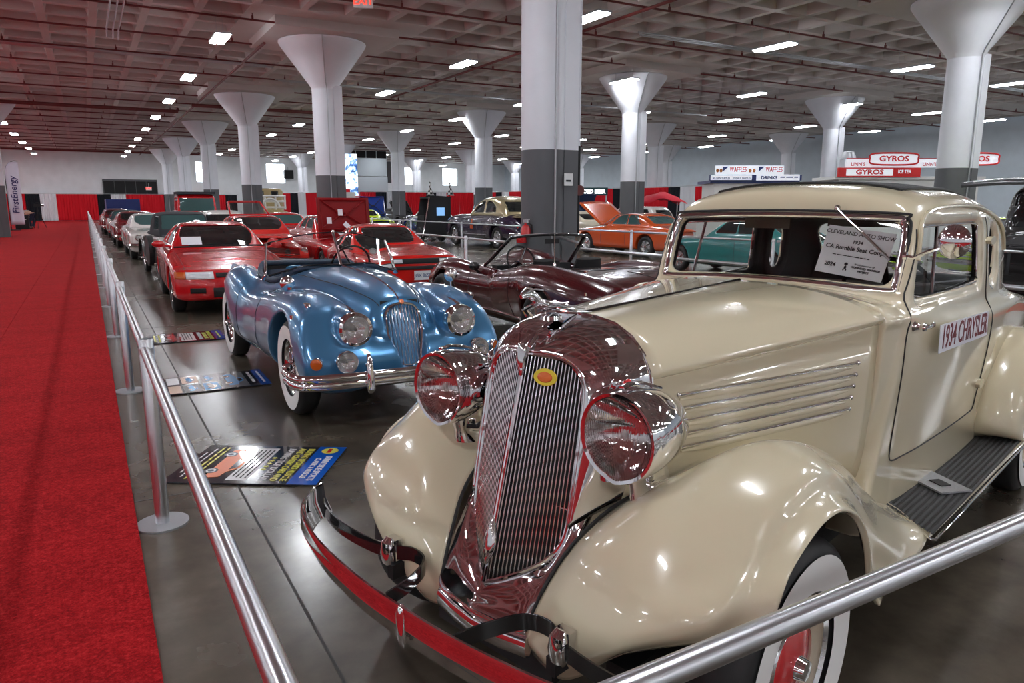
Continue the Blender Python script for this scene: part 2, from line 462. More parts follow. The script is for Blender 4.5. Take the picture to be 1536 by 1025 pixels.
# ceiling lights
LX = [-18, -10.8, -3.55, 3.65, 11.1, 17.75, 24.5, 30.8, 37.05, 43.1]
LY = [-20.5, -13.3, -6., 1.2, 8.3, 15.4, 22.3, 29.5, 36.5, 43.6, 50.8, 58.4, 65.8, 72.6, 80.1]
def make_light():
    t = thing('ceiling_light', 'x', 'ceiling light')
    MB().box((0,0,.045), (.42,1.34,.05)).obj('housing', 'galv', t, smooth=False)
    a = MB(); a.box((-.1,0,0), (.16,1.28,.03)); a.box((.1,0,0), (.16,1.28,.03)); a.obj('diffuser', 'led', t, smooth=False)
    b = MB()
    for s in (-.5,.5): b.tube([(0,s,.07),(0,s,.68)], .006, 6)
    b.obj('suspension_wire', 'galv', t)
    return t
L0 = make_light(); first = True
for i, x in enumerate(LX):
    for j, y in enumerate(LY):
        c = L0 if first else copy_tree(L0); first = False
        c.location = (x, y, 6.08)
        c['label'] = 'twin-strip white LED ceiling light hanging below the waffle ceiling'
        c['group'] = 'suspended hall lights'

# sprinkler pipes across the hall
k = 0
for q, y in enumerate(np.arange(8.9, 84, 3.17)):
    r = .028
    b = MB(); x0 = -21.5; x1 = 48.2
    b.tube([(x0, y, 6.52), (x1, y, 6.52)], r, 8)
    for xx in np.arange(-20, 48, 3.05): b.box((xx, y, 6.57), (.05,.05,.12)); b.box((xx, y, 6.65), (.02,.02,.10))
    o = b.obj('sprinkler_pipe', 'pipe_red'); tag(o, 'thin red sprinkler pipe with upright heads running across the ceiling', 'pipe', 'cross sprinkler pipes')
for (x, y0, y1, w) in ((12.7, -5, 33, 'right of the big column'), (5.2, 24, 84, 'above the left row of cars')):
    b = MB(); b.tube([(x, y0, 6.44), (x, y1, 6.44)], .042, 10)
    for yy in np.arange(8.9, 84, 3.17):
        if y0 < yy < y1: b.tube([(x, yy, 6.4), (x, yy, 6.53)], .04, 8)
    tag(b.obj('sprinkler_main', 'pipe_red'), 'red sprinkler main running lengthwise %s' % w, 'pipe')
for (x0, x1, y, w) in ((-21, 4.6, 42.2, 'left, over the red carpet'), (4.9, 12.0, 39.2, 'above the third column'), (-21, 10, 77.1, 'in front of the far wall')):
    b = MB(); b.tube([(x0, y, 6.3), (x1, y, 6.3)], .085, 10)
    b.tube([(x1, y, 6.3), (x1, y, 6.42), (x1, y+.8, 6.5)], .07, 8)
    tag(b.obj('sprinkler_main', 'pipe_red'), 'thick red sprinkler main crossing the ceiling %s' % w, 'pipe')
# grey conduit runs
for (p, w) in (([(1.0,14,6.5),(1.0,24.5,6.5),(1.0,24.7,6.3)], 'pair of grey conduits at the upper left'), ([(-21,27.6,6.42),(6,27.6,6.42)], 'long grey conduit crossing behind the first left light'), ([(6.9,30.4,6.42),(30,30.4,6.42)], 'long grey conduit crossing behind the big column'), ([(14,17.0,6.4),(40,17.0,6.4)], 'grey conduit crossing at the upper right')):
    b = MB()
    for dx in (0,.16,.3): b.tube([(q[0]+dx, q[1]+dx, q[2]) for q in p], .022, 8)
    tag(b.obj('conduit', 'galv'), w, 'conduit')
# exit signs
M['exit_red'] = mat('exit_letter_red', (.6,.01,.01), .4, emis=(1,.05,.03), es=1.5)
def exit_sign(loc, rz, label, s=1.):
    t = thing('exit_sign', label, 'exit sign', loc, rz)
    MB().box((0,0,0), (.34*s,.06,.22*s)).obj('housing', 'white', t, smooth=False)
    MB().tube([(0,0,.1*s),(0,0,.55)], .012, 6).obj('stem', 'white', t)
    text('EXIT', .17*s, 'exit_red', t, Matrix.Translation((0,-.034,-.005)) @ Matrix.Rotation(PI/2, 4, 'X'), bold=.004)
exit_sign((5.9,16.9,6.14), R_(-20), 'white exit sign with red letters hanging at the top edge left of the big column', 1.3)
exit_sign((5.9,85.3,3.2), 0, 'small red exit sign on the far wall above the black doors', 1.6)
exit_sign((27.5,12.3,5.0), R_(-60), 'exit sign hanging at the right edge of the hall', 1.3)

# floor joint, carpet
def rug(name, x0, x1, y0, y1, label, z=.012):
    b = MB(); b.box(((x0+x1)/2, (y0+y1)/2, z/2), (x1-x0, y1-y0, z)); o = b.obj(name, 'carpet', smooth=False); return tag(o, label, 'carpet')
rug('red_carpet', -1.03, .08, -21.5, 84.5, 'red carpet strip running along the silver railing')
rug('red_carpet', -3.30, -1.035, -21.5, 84.5, 'wide red carpet strip second from the railing')
rug('red_carpet', -4.2, -3.305, -21.5, 43.5, 'narrow red carpet strip in front of the left edge column')
rug('red_carpet', -4.2, -3.305, 44.5, 84.5, 'narrow red carpet strip beyond the left edge column')
rug('red_carpet', -12, -4.205, -21.5, 84.5, 'outermost red carpet strip at the left edge of the hall')
rug('red_carpet', 12.6, 17.4, -9, 7.6, 'red carpet aisle glimpsed through the side window of the cream coupe')
m_, t_, b_ = nt('joint'); M['joint'] = m_; b_.inputs['Base Color'].default_value = (.035,.033,.03,1); b_.inputs['Roughness'].default_value = .6
b = MB()
for x in (.62, 6.8, 12.9): b.box((x, 30, .0006), (.012, 110, .0012))
for y in (-2.1, 4.3, 10.6, 17, 23.3, 29.6, 36): b.box((24, y, .0006), (48, .012, .0012))
o = b.obj('floor_joint', 'joint', smooth=False); o.name = 'trim_1'; tag(o, kind='structure')
# ------------------------------------------------------------------ cream 1934 coupe (local +x forward, +y its left side, origin under front axle)
M['cream'] = mat('cream_paint', (.70,.625,.445), .2, coat=1., coatr=.02)
M['cream_in'] = mat('cream_enamel', (.58,.51,.39), .35, coat=.4)
M['seat_cloth'] = mat('brown_seat_cloth', (.06,.045,.035), .9)
M['hub_red'] = mat('red_enamel', (.55,.015,.02), .2, coat=.8)
M['badge_y'] = mat('yellow_enamel', (.75,.62,.04), .3, coat=.5)
M['badge_o'] = mat('orange_enamel', (.72,.16,.03), .4, coat=.4)
M['ink'] = mat('black_ink', (.02,.02,.025), .7)
M['ink_maroon'] = mat('maroon_ink', (.16,.01,.02), .6)
M['paper'] = mat('white_paper', (.80,.81,.86), .6)
M['dark_chrome'] = mat('aged_chrome', (.62,.58,.58), .1, 1)
m_, t_, b_ = nt('ribbed_lens'); M['ribbed'] = m_
b_.inputs['Transmission Weight'].default_value = 1; b_.inputs['Roughness'].default_value = .03; b_.inputs['IOR'].default_value = 1.12; b_.inputs['Coat Weight'].default_value = .8; b_.inputs['Base Color'].default_value = (.93,.93,.9,1)
tc = t_.nodes.new('ShaderNodeTexCoord'); wv = t_.nodes.new('ShaderNodeTexWave'); wv.wave_type = 'BANDS'; wv.bands_direction = 'Y'; wv.inputs['Scale'].default_value = 42
t_.links.new(tc.outputs['Object'], wv.inputs['Vector']); bump(t_, b_, wv.outputs['Fac'], .5, .004)
m_, t_, b_ = nt('roof_fabric'); M['roof_fabric'] = m_; b_.inputs['Roughness'].default_value = .75
n_ = noise(t_, 220, 2); r_ = ramp(t_, n_.outputs['Fac'], [(.35, (.02,.02,.024)), (.65, (.06,.06,.068))]); t_.links.new(r_.outputs[0], b_.inputs['Base Color']); bump(t_, b_, n_.outputs['Fac'], .6, .004)
m_, t_, b_ = nt('silver_tread_plate'); M['tread'] = m_; b_.inputs['Metallic'].default_value = .9; b_.inputs['Roughness'].default_value = .35; b_.inputs['Base Color'].default_value = (.5,.52,.56,1)
vo = t_.nodes.new('ShaderNodeTexVoronoi'); vo.inputs['Scale'].default_value = 160; tc = t_.nodes.new('ShaderNodeTexCoord'); t_.links.new(tc.outputs['Object'], vo.inputs['Vector']); bump(t_, b_, vo.outputs['Distance'], .8, .003)

CA = thing('coupe_car', 'cream 1930s coupe with chrome grille in the right foreground', 'car', (1.42,1.90,0), R_(195))

def solidify(o, th, mo=0, off=-1):
    s = o.modifiers.new('thickness', 'SOLIDIFY'); s.thickness = th; s.offset = off; s.material_offset = mo; s.use_rim = True; return o
def orient(me, ref):
    """make face normals point away from ref on average"""
    s = 0; r = Vector(ref)
    for p in me.polygons: s += p.normal.dot(p.center-r)*p.area
    if s < 0: me.flip_normals()
    return me
def sheet(name, V, mats, parent, th=.01, ref=(0,0,0), mo=0, angle=60):
    b = MB(); b.grid(V); me = orient(b.mesh(name, mats, True, angle), ref)
    return solidify(link(name, me, parent), th, mo)
def flipy(V): return [[(p[0], -p[1], p[2]) for p in r] for r in V]

# front fenders
FR = [
 [(.485,.185,.335),(.50,.29,.325),(.505,.385,.385),(.495,.50,.495),(.44,.67,.58),(.35,.79,.60)],
 [(.52,.185,.43),(.55,.30,.43),(.555,.43,.49),(.53,.56,.575),(.46,.70,.64),(.32,.805,.68)],
 [(.45,.21,.57),(.51,.32,.60),(.515,.45,.63),(.49,.58,.67),(.41,.71,.71),(.265,.805,.745)],
 [(.35,.25,.69),(.41,.36,.75),(.405,.47,.785),(.37,.59,.805),(.29,.71,.80),(.175,.805,.79)],
 [(.18,.30,.77),(.24,.40,.84),(.24,.50,.89),(.21,.60,.905),(.15,.72,.88),(.06,.805,.82)],
 [(-.05,.36,.78),(-.02,.45,.875),(-.02,.53,.935),(-.03,.61,.95),(-.05,.72,.91),(-.07,.805,.81)],
 [(-.30,.41,.74),(-.28,.49,.83),(-.27,.56,.89),(-.27,.63,.895),(-.24,.73,.84),(-.20,.805,.745)],
 [(-.55,.43,.66),(-.54,.52,.73),(-.52,.58,.775),(-.50,.65,.775),(-.41,.74,.71),(-.30,.805,.635)],
 [(-.80,.44,.57),(-.78,.54,.60),(-.75,.60,.63),(-.70,.67,.62),(-.55,.76,.56),(-.365,.805,.49)],
 [(-1.03,.435,.49),(-1.0,.56,.49),(-.96,.64,.485),(-.90,.72,.465),(-.70,.785,.44),(-.41,.808,.425)],
 [(-1.30,.455,.415),(-1.24,.55,.408),(-1.15,.66,.402),(-1.03,.785,.395),(-.78,.80,.372),(-.46,.808,.365)]]
FRc = []
for r in FR:  # concave neck before the flared lip
    a, b = np.array(r[4]), np.array(r[5]); mid = a*.35+b*.65; mid[1] -= .012
    hubv = b-np.array([0,.8,.40]); hubv[1] = 0; hubv = hubv/np.linalg.norm(hubv)
    FRc.append(r[:5]+[tuple(mid), tuple(b+np.array([0,.006,0])), tuple(b-hubv*.015+np.array([0,-.008,0]))])
FV = patch(FRc, 7, 6)
for s in (1, -1):
    V = FV if s > 0 else flipy(FV)
    o = sheet('front_fender', V, ['cream', 'matte'], CA, .012, (0, s*.5, .3), 1)
# hood
def hood_row(x):
    t = (.115-x)/1.115; W = .292+(.578-.292)*t**.93; zc = 1.272+.034*t; ze = 1.122+.076*t
    pts = [(W-.016, ze-.022), (W, ze-.008), (W+.002, ze+.012), (W*.93, ze+.05-.012*t), (W*.76, ze+(zc-ze)*.66), (W*.45, ze+(zc-ze)*.93), (.0, zc)]
    half = crom([(0, a, b) for a, b in pts], 5)
    return [(x, p[1], p[2]) for p in half]+[(x, -p[1], p[2]) for p in half[-2::-1]]
V = [hood_row(x) for x in np.linspace(.105, -.985, 24)]
hood = sheet('hood', V, ['cream', 'matte'], CA, .006, (-.4,0,.9), 1, 50)
def hood_c(x): t = (.115-x)/1.115; return 1.272+.034*t
MB().tube([(x, 0, hood_c(x)+.002) for x in np.linspace(.10, -.97, 12)], .006, 8).obj('centre_hinge', 'black', hood)
def side_l(x): t = (.115-x)/1.115; return (.292+(.578-.292)*max(t, -.1)**.93 if t > 0 else .292)-.012
for s in (1, -1):
    V = [[(x, s*(side_l(x)-q[0]), z_) for z_, q in ((1.105+.076*((.115-x)/1.115), (.0,)), (1.0, (.0,)), (.85, (.003,)), (.7, (.012,)), (.55, (.03,)))] for x in np.linspace(.11, -.985, 22)]
    sp = sheet('hood_side_panel', V, ['cream', 'matte'], CA, .008, (-.4,0,.9), 1)
    for k, z in enumerate((1.048, 1.005, .963, .921, .878)):
        xs = np.linspace(-.005-.004*k, -.862+.008*k, 9)
        b = MB(); b.tube([(x, s*(side_l(x)+.006), z) for x in xs], .0065, 10, flat=(.0055,.008)); b.ball((xs[-1], s*(side_l(xs[-1])+.007), z), .010, 10); b.ball((xs[0], s*(side_l(xs[0])+.007), z), .008, 10)
        b.obj('louvre_trim', 'chrome', sp)
        b = MB(); b.tube([(x, s*(side_l(x)+.001), z-.016) for x in np.linspace(xs[0]-.01, xs[-1]+.02, 9)], .01, 10, flat=[(.004,.004)]+[(.012,.009)]*7+[(.004,.004)]); b.obj('louvre', 'cream', sp)
# radiator shell
fc = lambda z: .325+(1.175-z)*.265
gk = lambda z: .33+(1.175-z)*.36
fg = lambda l, z: fc(z)-abs(l)*gk(z)
GO = [(.0,1.178),(.06,1.178),(.12,1.168),(.165,1.14),(.187,1.095),(.194,1.02),(.196,.9),(.196,.78),(.194,.69)]
OUT = [(.0,1.274),(.08,1.270),(.15,1.258),(.215,1.225),(.262,1.175),(.290,1.11),(.296,1.0),(.296,.88),(.296,.76)]
rows = []
for (gl, gz), (ol, oz) in zip(GO, OUT):
    f0 = fg(gl, gz); t = max(0, (1.1-gz)); top = 1-min(1, gl/.19)
    rows.append([(f0-.035, gl-.004, gz-.002), (f0+.006, gl+.002, gz+.004), (f0+.004, gl+.2*(ol-gl), gz+.22*(oz-gz)),
                 ((f0*.62+.11*.38)+.018, gl+.62*(ol-gl), gz+.72*(oz-gz)), ((f0*.25+.11*.75)+.008, gl+.93*(ol-gl), gz+.97*(oz-gz)), (.10, ol+.004, oz+.004)])
V = patch(rows, 5, 5); full = [[(p[0], -p[1], p[2]) for p in r] for r in V[:0:-1]]+V
shell = sheet('radiator_shell', full, 'chrome', CA, .006, (0,0,.9))
b = MB(); b.tube([(.10, p[1]+.0, p[2]) for p in [(0, -q[0]-.004, q[1]+.004) for q in OUT[::-1]]+[(0, q[0]+.004, q[1]+.004) for q in OUT[1:]]], .006, 8); b.obj('shell_bead', 'chrome', shell)
for s in (1,-1):   # side winged badge
    b = MB(); b.add([(.24,s*.262,1.135),(.17,s*.290,1.14),(.15,s*.300,1.11),(.17,s*.296,1.095),(.25,s*.256,1.10)], [(0,1,2,3,4)]); 
    sb = solidify(b.obj('side_badge', 'chrome', shell), .006); 
    b = MB(); b.ball((.20, s*.280, 1.117), .012, 12, sc=(1.6,.5,.8)); b.obj('enamel', 'ext_red', sb)
# grille
b = MB(); outl = crom([(0,1.178),(.06,1.178),(.12,1.168),(.165,1.14),(.187,1.095),(.194,1.02),(.196,.9),(.196,.72),(.185,.645),(.15,.59),(.10,.553),(.05,.525),(.0,.505)], 4)
def gspan(l):
    zs = []
    for (a, za), (c, zb_) in zip(outl[:-1], outl[1:]):
        if (a-l)*(c-l) <= 0 and abs(a-c) > 1e-6: zs.append(za+(zb_-za)*(l-a)/(c-a))
    return (max(zs), min(zs)) if len(zs) > 1 else None
gr = MB()
for s in (1,-1):
    for k in range(18):
        l = .0085+.0107*k; sp_ = gspan(l)
        if not sp_: continue
        z1, z0 = sp_
        gr.tube([(fg(l, z)+.002, s*l, z) for z in np.linspace(z0, z1, 12)], .002, 6, flat=(.0017,.0045), up=(0,1,0))
grille = gr.obj('grille', 'chrome', CA, angle=80)
b = MB()
for s in (1,-1):
    b.add([(fg(p[0], p[1])-.022, s*p[0], p[1]) for p in outl]+[(fc(.85)-.022, 0, .85)], [(i, i+1, len(outl)) for i in range(len(outl)-1)])
b.obj('radiator_core', 'matte', grille, smooth=False)
b = MB()
for s in (1,-1): b.tube([(fg(p[0], p[1])+.004, s*p[0], p[1]) for p in outl], .007, 8)
b.obj('grille_surround', 'chrome', grille)
b = MB(); b.tube([(fc(z)+.008, 0, z) for z in np.linspace(1.17, .51, 10)], .008, 10); b.obj('centre_rib', 'chrome', grille)
b = MB(); b.tube([(fc(1.2)-.03,0,1.235),(fc(1.18)+.012,0,1.205),(fc(1.16)+.022,0,1.165),(fc(1.12)+.012,0,1.105)], 0, 10, flat=[(.012,.008),(.026,.012),(.018,.012),(.004,.004)], up=(0,1,0)); b.obj('grille_crest', 'chrome', grille)
b = MB(); b.tube([(fc(z)+.012, 0, z) for z in np.linspace(.70, .56, 9)], .01, 12, flat=[(.004,.004),(.010,.008),(.014,.014),(.014,.02),(.014,.024),(.014,.024),(.014,.02),(.010,.010),(.004,.004)], up=(1,0,0)); b.obj('crank_hole_cover', 'chrome', grille)
T = basis((fg(.075,1.12)+.012, .075, 1.118), (-.38,1,0), (-.2,0,1))
b = MB(); b.lathe([(0,-.004),(.036,-.004),(.038,0),(.036,.003),(0,.004)], 28, sq=(1,.68)); bd = b.obj('badge', 'badge_y', CA, M4=T)
b = MB(); b.lathe([(0,.003),(.024,.004),(.02,.007),(0,.009)], 24, sq=(1,.66)); b.obj('badge_centre', 'badge_o', bd)
# apron below the grille
A = [(.196,.74),(.196,.69),(.185,.645),(.15,.59),(.10,.553),(.05,.525),(.0,.505)]
Bq = [(.30,.235,.73),(.35,.232,.67),(.42,.222,.59),(.49,.205,.50),(.535,.180,.435),(.55,.09,.435),(.565,.0,.44)]
rows = []
for (l, z), q in zip(A, Bq):
    p = np.array((fg(l, z)-.004, l, z)); q = np.array(q); d = q-p
    rows.append([tuple(p), tuple(p+d*.33+np.array((.012,0,0))), tuple(p+d*.7+np.array((.006,0,0))), tuple(q), tuple(q+np.array((-.02,0,-.012)))])
V = patch(rows, 5, 5); full = [[(p[0], -p[1], p[2]) for p in r] for r in V[:0:-1]]+V
apron = sheet('chrome_apron', full[::-1], 'chrome', CA, .006, (.2,0,.5))
b = MB(); b.tube([(.515,-.19,.385),(.535,-.1,.385),(.545,0,.385),(.535,.1,.385),(.515,.19,.385)], .03, 14, flat=(.038,.02)); b.obj('frame_horn_cover', 'chrome', CA)
b = MB(); b.box((.38,0,.32), (.2,.5,.1)); b.box((-1.6,.42,.33), (4.0,.08,.1)); b.box((-1.6,-.42,.33), (4.0,.08,.1)); b.tube([(0,-.66,.34),(.02,-.3,.28),(.02,.3,.28),(0,.66,.34)], .028, 10); b.box((-1.7,0,.40), (3.4,.9,.03)); b.obj('chassis_frame', 'matte', CA, smooth=False)
for s in (1,-1):   # valance between shell and fender
    V = [[(.27, s*.19, 1.0),(.20, s*.255, 1.0),(.11, s*.285, 1.0),(.02, s*.29, 1.0)],
         [(.30, s*.19, .88),(.23, s*.262, .88),(.13, s*.30, .88),(.02, s*.30, .88)],
         [(.32, s*.19, .76),(.26, s*.25, .76),(.15, s*.31, .76),(.02, s*.33, .74)],
         [(.36, s*.195, .64),(.32, s*.25, .64),(.18, s*.32, .62),(.02, s*.34, .6)]]
    sheet('fender_valance', patch(V, 4, 4), 'cream', CA, .006, (0,0,.9))
    b = MB(); b.tube(crom([(r[0][0]+.004, s*(r[0][1]+.002), r[0][2]+.006) for r in FR[1:8]], 5), .006, 8); b.obj('fender_welting', 'rubber', CA)
# headlamps
def teardrop(b):
    b.v = [(x, y*.92, z*.93-(.006*math.exp(-(y/.025)**2) if z < -.09 else 0)) for x, y, z in b.v]; return b
def headlamp(s):
    T = Matrix.Translation((.375, s*.372, 1.01))
    h = teardrop(MB().lathe([(.118,-.004),(.131,.0),(.136,-.012),(.133,-.03),(.134,-.034),(.136,-.05),(.131,-.10),(.118,-.16),(.096,-.215),(.065,-.26),(.03,-.288),(0,-.295)], 40, 'X')).obj('headlamp', 'chrome', CA, M4=T, angle=50)
    teardrop(MB().lathe([(0,-.095),(.03,-.088),(.07,-.06),(.10,-.03),(.119,-.006)], 36, 'X')).obj('reflector', 'chrome', h)
    MB().ball((-.05,0,0), .016, 12).obj('bulb', 'white', h)
    teardrop(MB().lathe([(.121,-.003),(.10,.008),(.06,.017),(.03,.020),(0,.021)], 36, 'X')).obj('lens', 'ribbed', h)
    b = MB(); b.tube([(-.02,0,.134),(-.06,0,.140),(-.12,0,.13),(-.2,0,.103)], .006, 8, flat=(.005,.01)); b.obj('crest_rib', 'chrome', h)
    b = MB(); b.ball((-.16,0,-.15), .016, 8); b.tube([(-.11,0,-.13),(-.13,0,-.17)], .018, 10); b.obj('mounting_nut', 'chrome', h)
    b = MB(); z0 = -.19
    b.tube([(-.10,0,-.12),(-.105,0,-.155),(-.12,s*.004,-.19),(-.15,s*.01,-.225)], .02, 16, flat=[(.028,.034),(.020,.026),(.027,.045),(.048,.10)], up=(0,1,0)); b.obj('headlamp_stand', 'chrome', h)
    return h
for s in (1,-1): headlamp(s)
MB().tube([(.27,.34,.865),(.24,.32,.86),(.22,.28,.90)], .008, 8).tube([(.27,-.34,.865),(.24,-.32,.86),(.22,-.28,.90)], .008, 8).obj('lamp_wiring_conduit', 'rubber', CA)
# mascot
b = MB(); z = 1.276
b.lathe([(0,0),(.035,0),(.032,.012),(.02,.02),(0,.022)], 20, c=(.22,0,z-.004)); 
b.tube(crom([(.10,0,z+.012),(.16,0,z+.03),(.22,0,z+.038),(.27,0,z+.05),(.30,0,z+.075),(.325,0,z+.082),(.352,0,z+.076)], 4), 0, 10, flat=[(.004+.012*math.sin(PI*(i+1)/26)**.7, .004+.011*math.sin(PI*(i+1)/26)) for i in range(25)])
for s in (1,-1):
    for q in range(4):
        b.tube(crom([(.25-.01*q, s*.008, z+.04), (.22-.015*q, s*(.02+.008*q), z+.045-.008*q), (.17-.022*q, s*(.028+.012*q), z+.046-.011*q)], 4), 0, 6, flat=[(.003,.010)]*6+[(.002,.006)]*3)
    b.tube([(.345,s*.004,z+.085),(.31,s*.018,z+.098),(.28,s*.022,z+.092)], .003, 6)
    b.tube([(.29,s*.01,z+.05),(.335,s*.012,z+.035),(.315,s*.014,z+.015)], .004, 6)
b.obj('hood_mascot', 'chrome', CA)
# bumper
bp = crom([(.50,-.875,.51),(.565,-.85,.50),(.66,-.74,.495),(.735,-.50,.495),(.775,-.22,.495),(.782,0,.495),(.775,.22,.495),(.735,.50,.495),(.66,.74,.495),(.565,.85,.50),(.50,.875,.51)], 6)
pr = [(-.063,.002),(-.061,.011),(-.034,.022),(-.004,.0335),(.0,.036),(.004,.0345),(.03,.0352),(.052,.0350),(.0595,.0325),(.061,.027),(.052,.024),(0,.024),(-.052,.002)]
bum = MB().sweep(bp, [(a, c) for a, c in pr]).obj('bumper', 'chrome', CA, angle=50)
b = MB(); b.tube([(.806,0,.557),(.812,0,.55),(.815,0,.53),(.815,0,.46),(.812,0,.44),(.806,0,.433)], .02, 16, flat=[(.006,.003),(.014,.006),(.019,.010),(.019,.010),(.014,.006),(.006,.003)], up=(0,1,0)); b.obj('bumper_medallion', 'chrome', bum)
for s in (1,-1):
    MB().ball((.742, s*.56, .497), .010, 8).obj('bumper_bolt', 'chrome', bum)
    pts = crom([(.535,s*.862,.50),(.565,s*.80,.50),(.60,s*.66,.50),(.605,s*.50,.50),(.585,s*.37,.50),(.545,s*.30,.50),(.56,s*.22,.495),(.66,s*.17,.49),(.755,s*.15,.488)], 6)
    sb = MB().sweep(pts, [(-.024,-.003),(.024,-.003),(.024,.003),(-.024,.003)]).obj('bumper_spring_bar', 'black', CA)
    b = MB(); b.tube([(.583,s*.37,.452),(.592,s*.37,.468),(.596,s*.37,.50),(.592,s*.37,.532),(.583,s*.37,.548)], .03, 16, flat=[(.016,.010),(.027,.018),(.030,.02),(.027,.018),(.016,.010)], up=(0,1,0)); b.box((.565,s*.37,.5), (.03,.05,.085)); b.obj('bumper_clamp', 'chrome', sb)
    MB().box((.47,s*.35,.44), (.26,.03,.05)).obj('bumper_bracket', 'matte', CA, smooth=False)

# wheels
def tyre_prof(R, w, rr):
    h = w/2
    return [(rr,-h*.72),(rr+.02,-h*.92),((R+rr)/2,-h*1.04),(R-.035,-h*.97),(R-.012,-h*.80),(R-.002,-h*.55),(R,-.02),(R,.02),(R-.002,h*.55),(R-.012,h*.80),(R-.035,h*.97),((R+rr)/2,h*1.04),(rr+.02,h*.92),(rr,h*.72)]
def tread_grooves(b, R, w, n=5):
    for k in range(n):
        y = (k-(n-1)/2)*w*.7/(n-1) if n > 1 else 0
        b.lathe([(R+.0006,y-.003),(R+.0006,y+.003)], 40, 'Y')
def wheel(parent, x, y, s, R=.375, w=.17, rr=.235, white=True, rim='cream_in', hub='hub_red', style='disc', steer=0.):
    """s=+1 left side (outer face +y)"""
    T = Matrix.Translation((x, y, R)) @ Matrix.Rotation(steer, 4, 'Z')
    if s < 0: T = T @ Matrix.Rotation(PI, 4, 'Z')
    h = w/2
    if style == 'wire':
        b = MB(); b.lathe([(rr+.004,-h*.7),(rr+.012,h*.72),(rr,h*.75),(rr-.012,h*.68),(rr-.03,h*.2),(rr-.03,-h*.3)], 44, 'Y')
        wo = b.obj('wheel', 'chrome', parent, M4=T, angle=40)
        b = MB()
        for k in range(48):
            a = 2*PI*k/48; da = (.45 if k % 2 else -.45); yy = (.055 if k % 4 < 2 else -.01)
            b.tube([(.036*math.cos(a+da), yy, .036*math.sin(a+da)), ((rr-.02)*math.cos(a), (h*.35 if k % 4 < 2 else 0), (rr-.02)*math.sin(a))], .0028, 5)
        b.obj('spokes', 'chrome', wo)
        b = MB(); b.lathe([(0,.13),(.02,.128),(.03,.115),(.036,.07),(.042,.02),(.042,-.05)], 20, 'Y'); b.box((0,.105,0), (.15,.02,.024)); b.box((0,.105,0), (.15,.02,.024), Matrix.Rotation(0, 4, 'Y')); b.obj('knock_off_hub', 'chrome', wo)
        MB().lathe([(.0,-.035),(rr-.02,-.035),(rr-.02,-.045),(0,-.045)], 30, 'Y').obj('brake_drum', 'matte', wo)
    else:
        b = MB(); b.lathe([(rr+.004,-h*.7),(rr+.008,h*.70),(rr+.002,h*.76),(rr-.012,h*.72),(rr-.025,h*.35),(rr-.045,h*.22),(rr*.62,h*.42),(rr*.5,h*.40),(0,h*.40)], 44, 'Y')
        wo = b.obj('wheel', rim, parent, M4=T, angle=40)
        if style == 'disc':
            b = MB(); b.lathe([(rr*.60,h*.43),(rr*.58,h*.62),(rr*.5,h*.74),(rr*.2,h*.86),(0,h*.88)], 36, 'Y'); hc = b.obj('hubcap', hub, wo)
            b = MB(); b.lathe([(rr*.66,h*.42),(rr*.64,h*.52),(rr*.56,h*.68),(rr*.55,h*.60)], 36, 'Y'); b.lathe([(.035,h*.86),(.028,h*1.15),(0,h*1.18)], 20, 'Y'); b.obj('hub_ring', 'chrome', hc)
            b = MB(); b.lathe([(rr+.006,h*.78),(rr-.006,h*.84),(rr-.018,h*.72)], 40, 'Y'); b.obj('trim_ring', 'chrome', wo)
        elif style == 'mag':
            b = MB()
            for k in range(5):
                a = 2*PI*k/5
                b.box((rr*.5,h*.5,0), (rr*.95,.03,.055), Matrix.Rotation(a, 4, 'Y'))
            b.lathe([(.05,h*.4),(.05,h*.75),(0,h*.8)], 20, 'Y'); b.lathe([(rr+.004,h*.78),(rr-.008,h*.82),(rr-.02,h*.6)], 36, 'Y'); b.obj('spokes', 'chrome', wo)
    b = MB(); b.lathe(tyre_prof(R, w, rr), 48, 'Y'); ty = b.obj('tyre', 'tyre', wo, angle=50)
    b = MB()
    for y_ in (-.045,-.022,0,.022,.045):
        b.lathe([(R+.0005,y_-.004),(R-.002,y_),(R+.0005,y_+.004)], 48, 'Y')
    if white:
        f = lambda r: (r, h*1.045 - ((r-(R+rr)/2)/(R-rr)*2)**2*h*.10)
        rs = np.linspace(rr+.002, R-.040, 8)
        b = MB(); b.lathe([(q[0], q[1]+.003) for q in map(f, rs)], 48, 'Y'); b.obj('whitewall', 'whitewall', wo)
    return wo
wheel(CA, .035, .69, 1, R=.362, rr=.215); wheel(CA, .035, -.69, -1, R=.362, rr=.215); wheel(CA, -3.0, .70, 1); wheel(CA, -3.0, -.70, -1)

# body: cowl, cabin, deck as one implicit surface
G = Grid(-4.45, -.90, .86, .36, 1.80, .009 if not globals().get('FINE') else .007)
X, Y, Z = G.X, G.Y, G.Z
wb = prof((-4.4,.40),(-4.1,.50),(-3.6,.60),(-3.0,.645),(-2.4,.66),(-1.8,.655),(-1.35,.62),(-1.0,.580),(-.9,.56))
zt = prof((-4.42,.72),(-4.25,.86),(-4.0,.98),(-3.6,1.10),(-3.15,1.17),(-2.9,1.20),(-2.0,1.20),(-1.3,1.26),(-1.15,1.285),(-.98,1.296),(-.9,1.30))
belt = prof((-4.4,1.0),(-3.4,1.13),(-2.6,1.175),(-1.8,1.19),(-1.0,1.185),(-.9,1.18))
vert = prof((.3,-.16),(.36,-.20),(.45,-.165),(.6,-.075),(.8,-.022),(1.0,-.002),(1.12,0),(1.3,-.012))
W = wb(X)+vert(Z)+.013*np.exp(-((Z-belt(X))/.022)**2)
dl = G.fix(smax(np.abs(Y)-W, Z-(zt(X)-.06*(np.abs(Y)/.6)**2.4), .06))
dl = np.maximum(dl, X+.985)
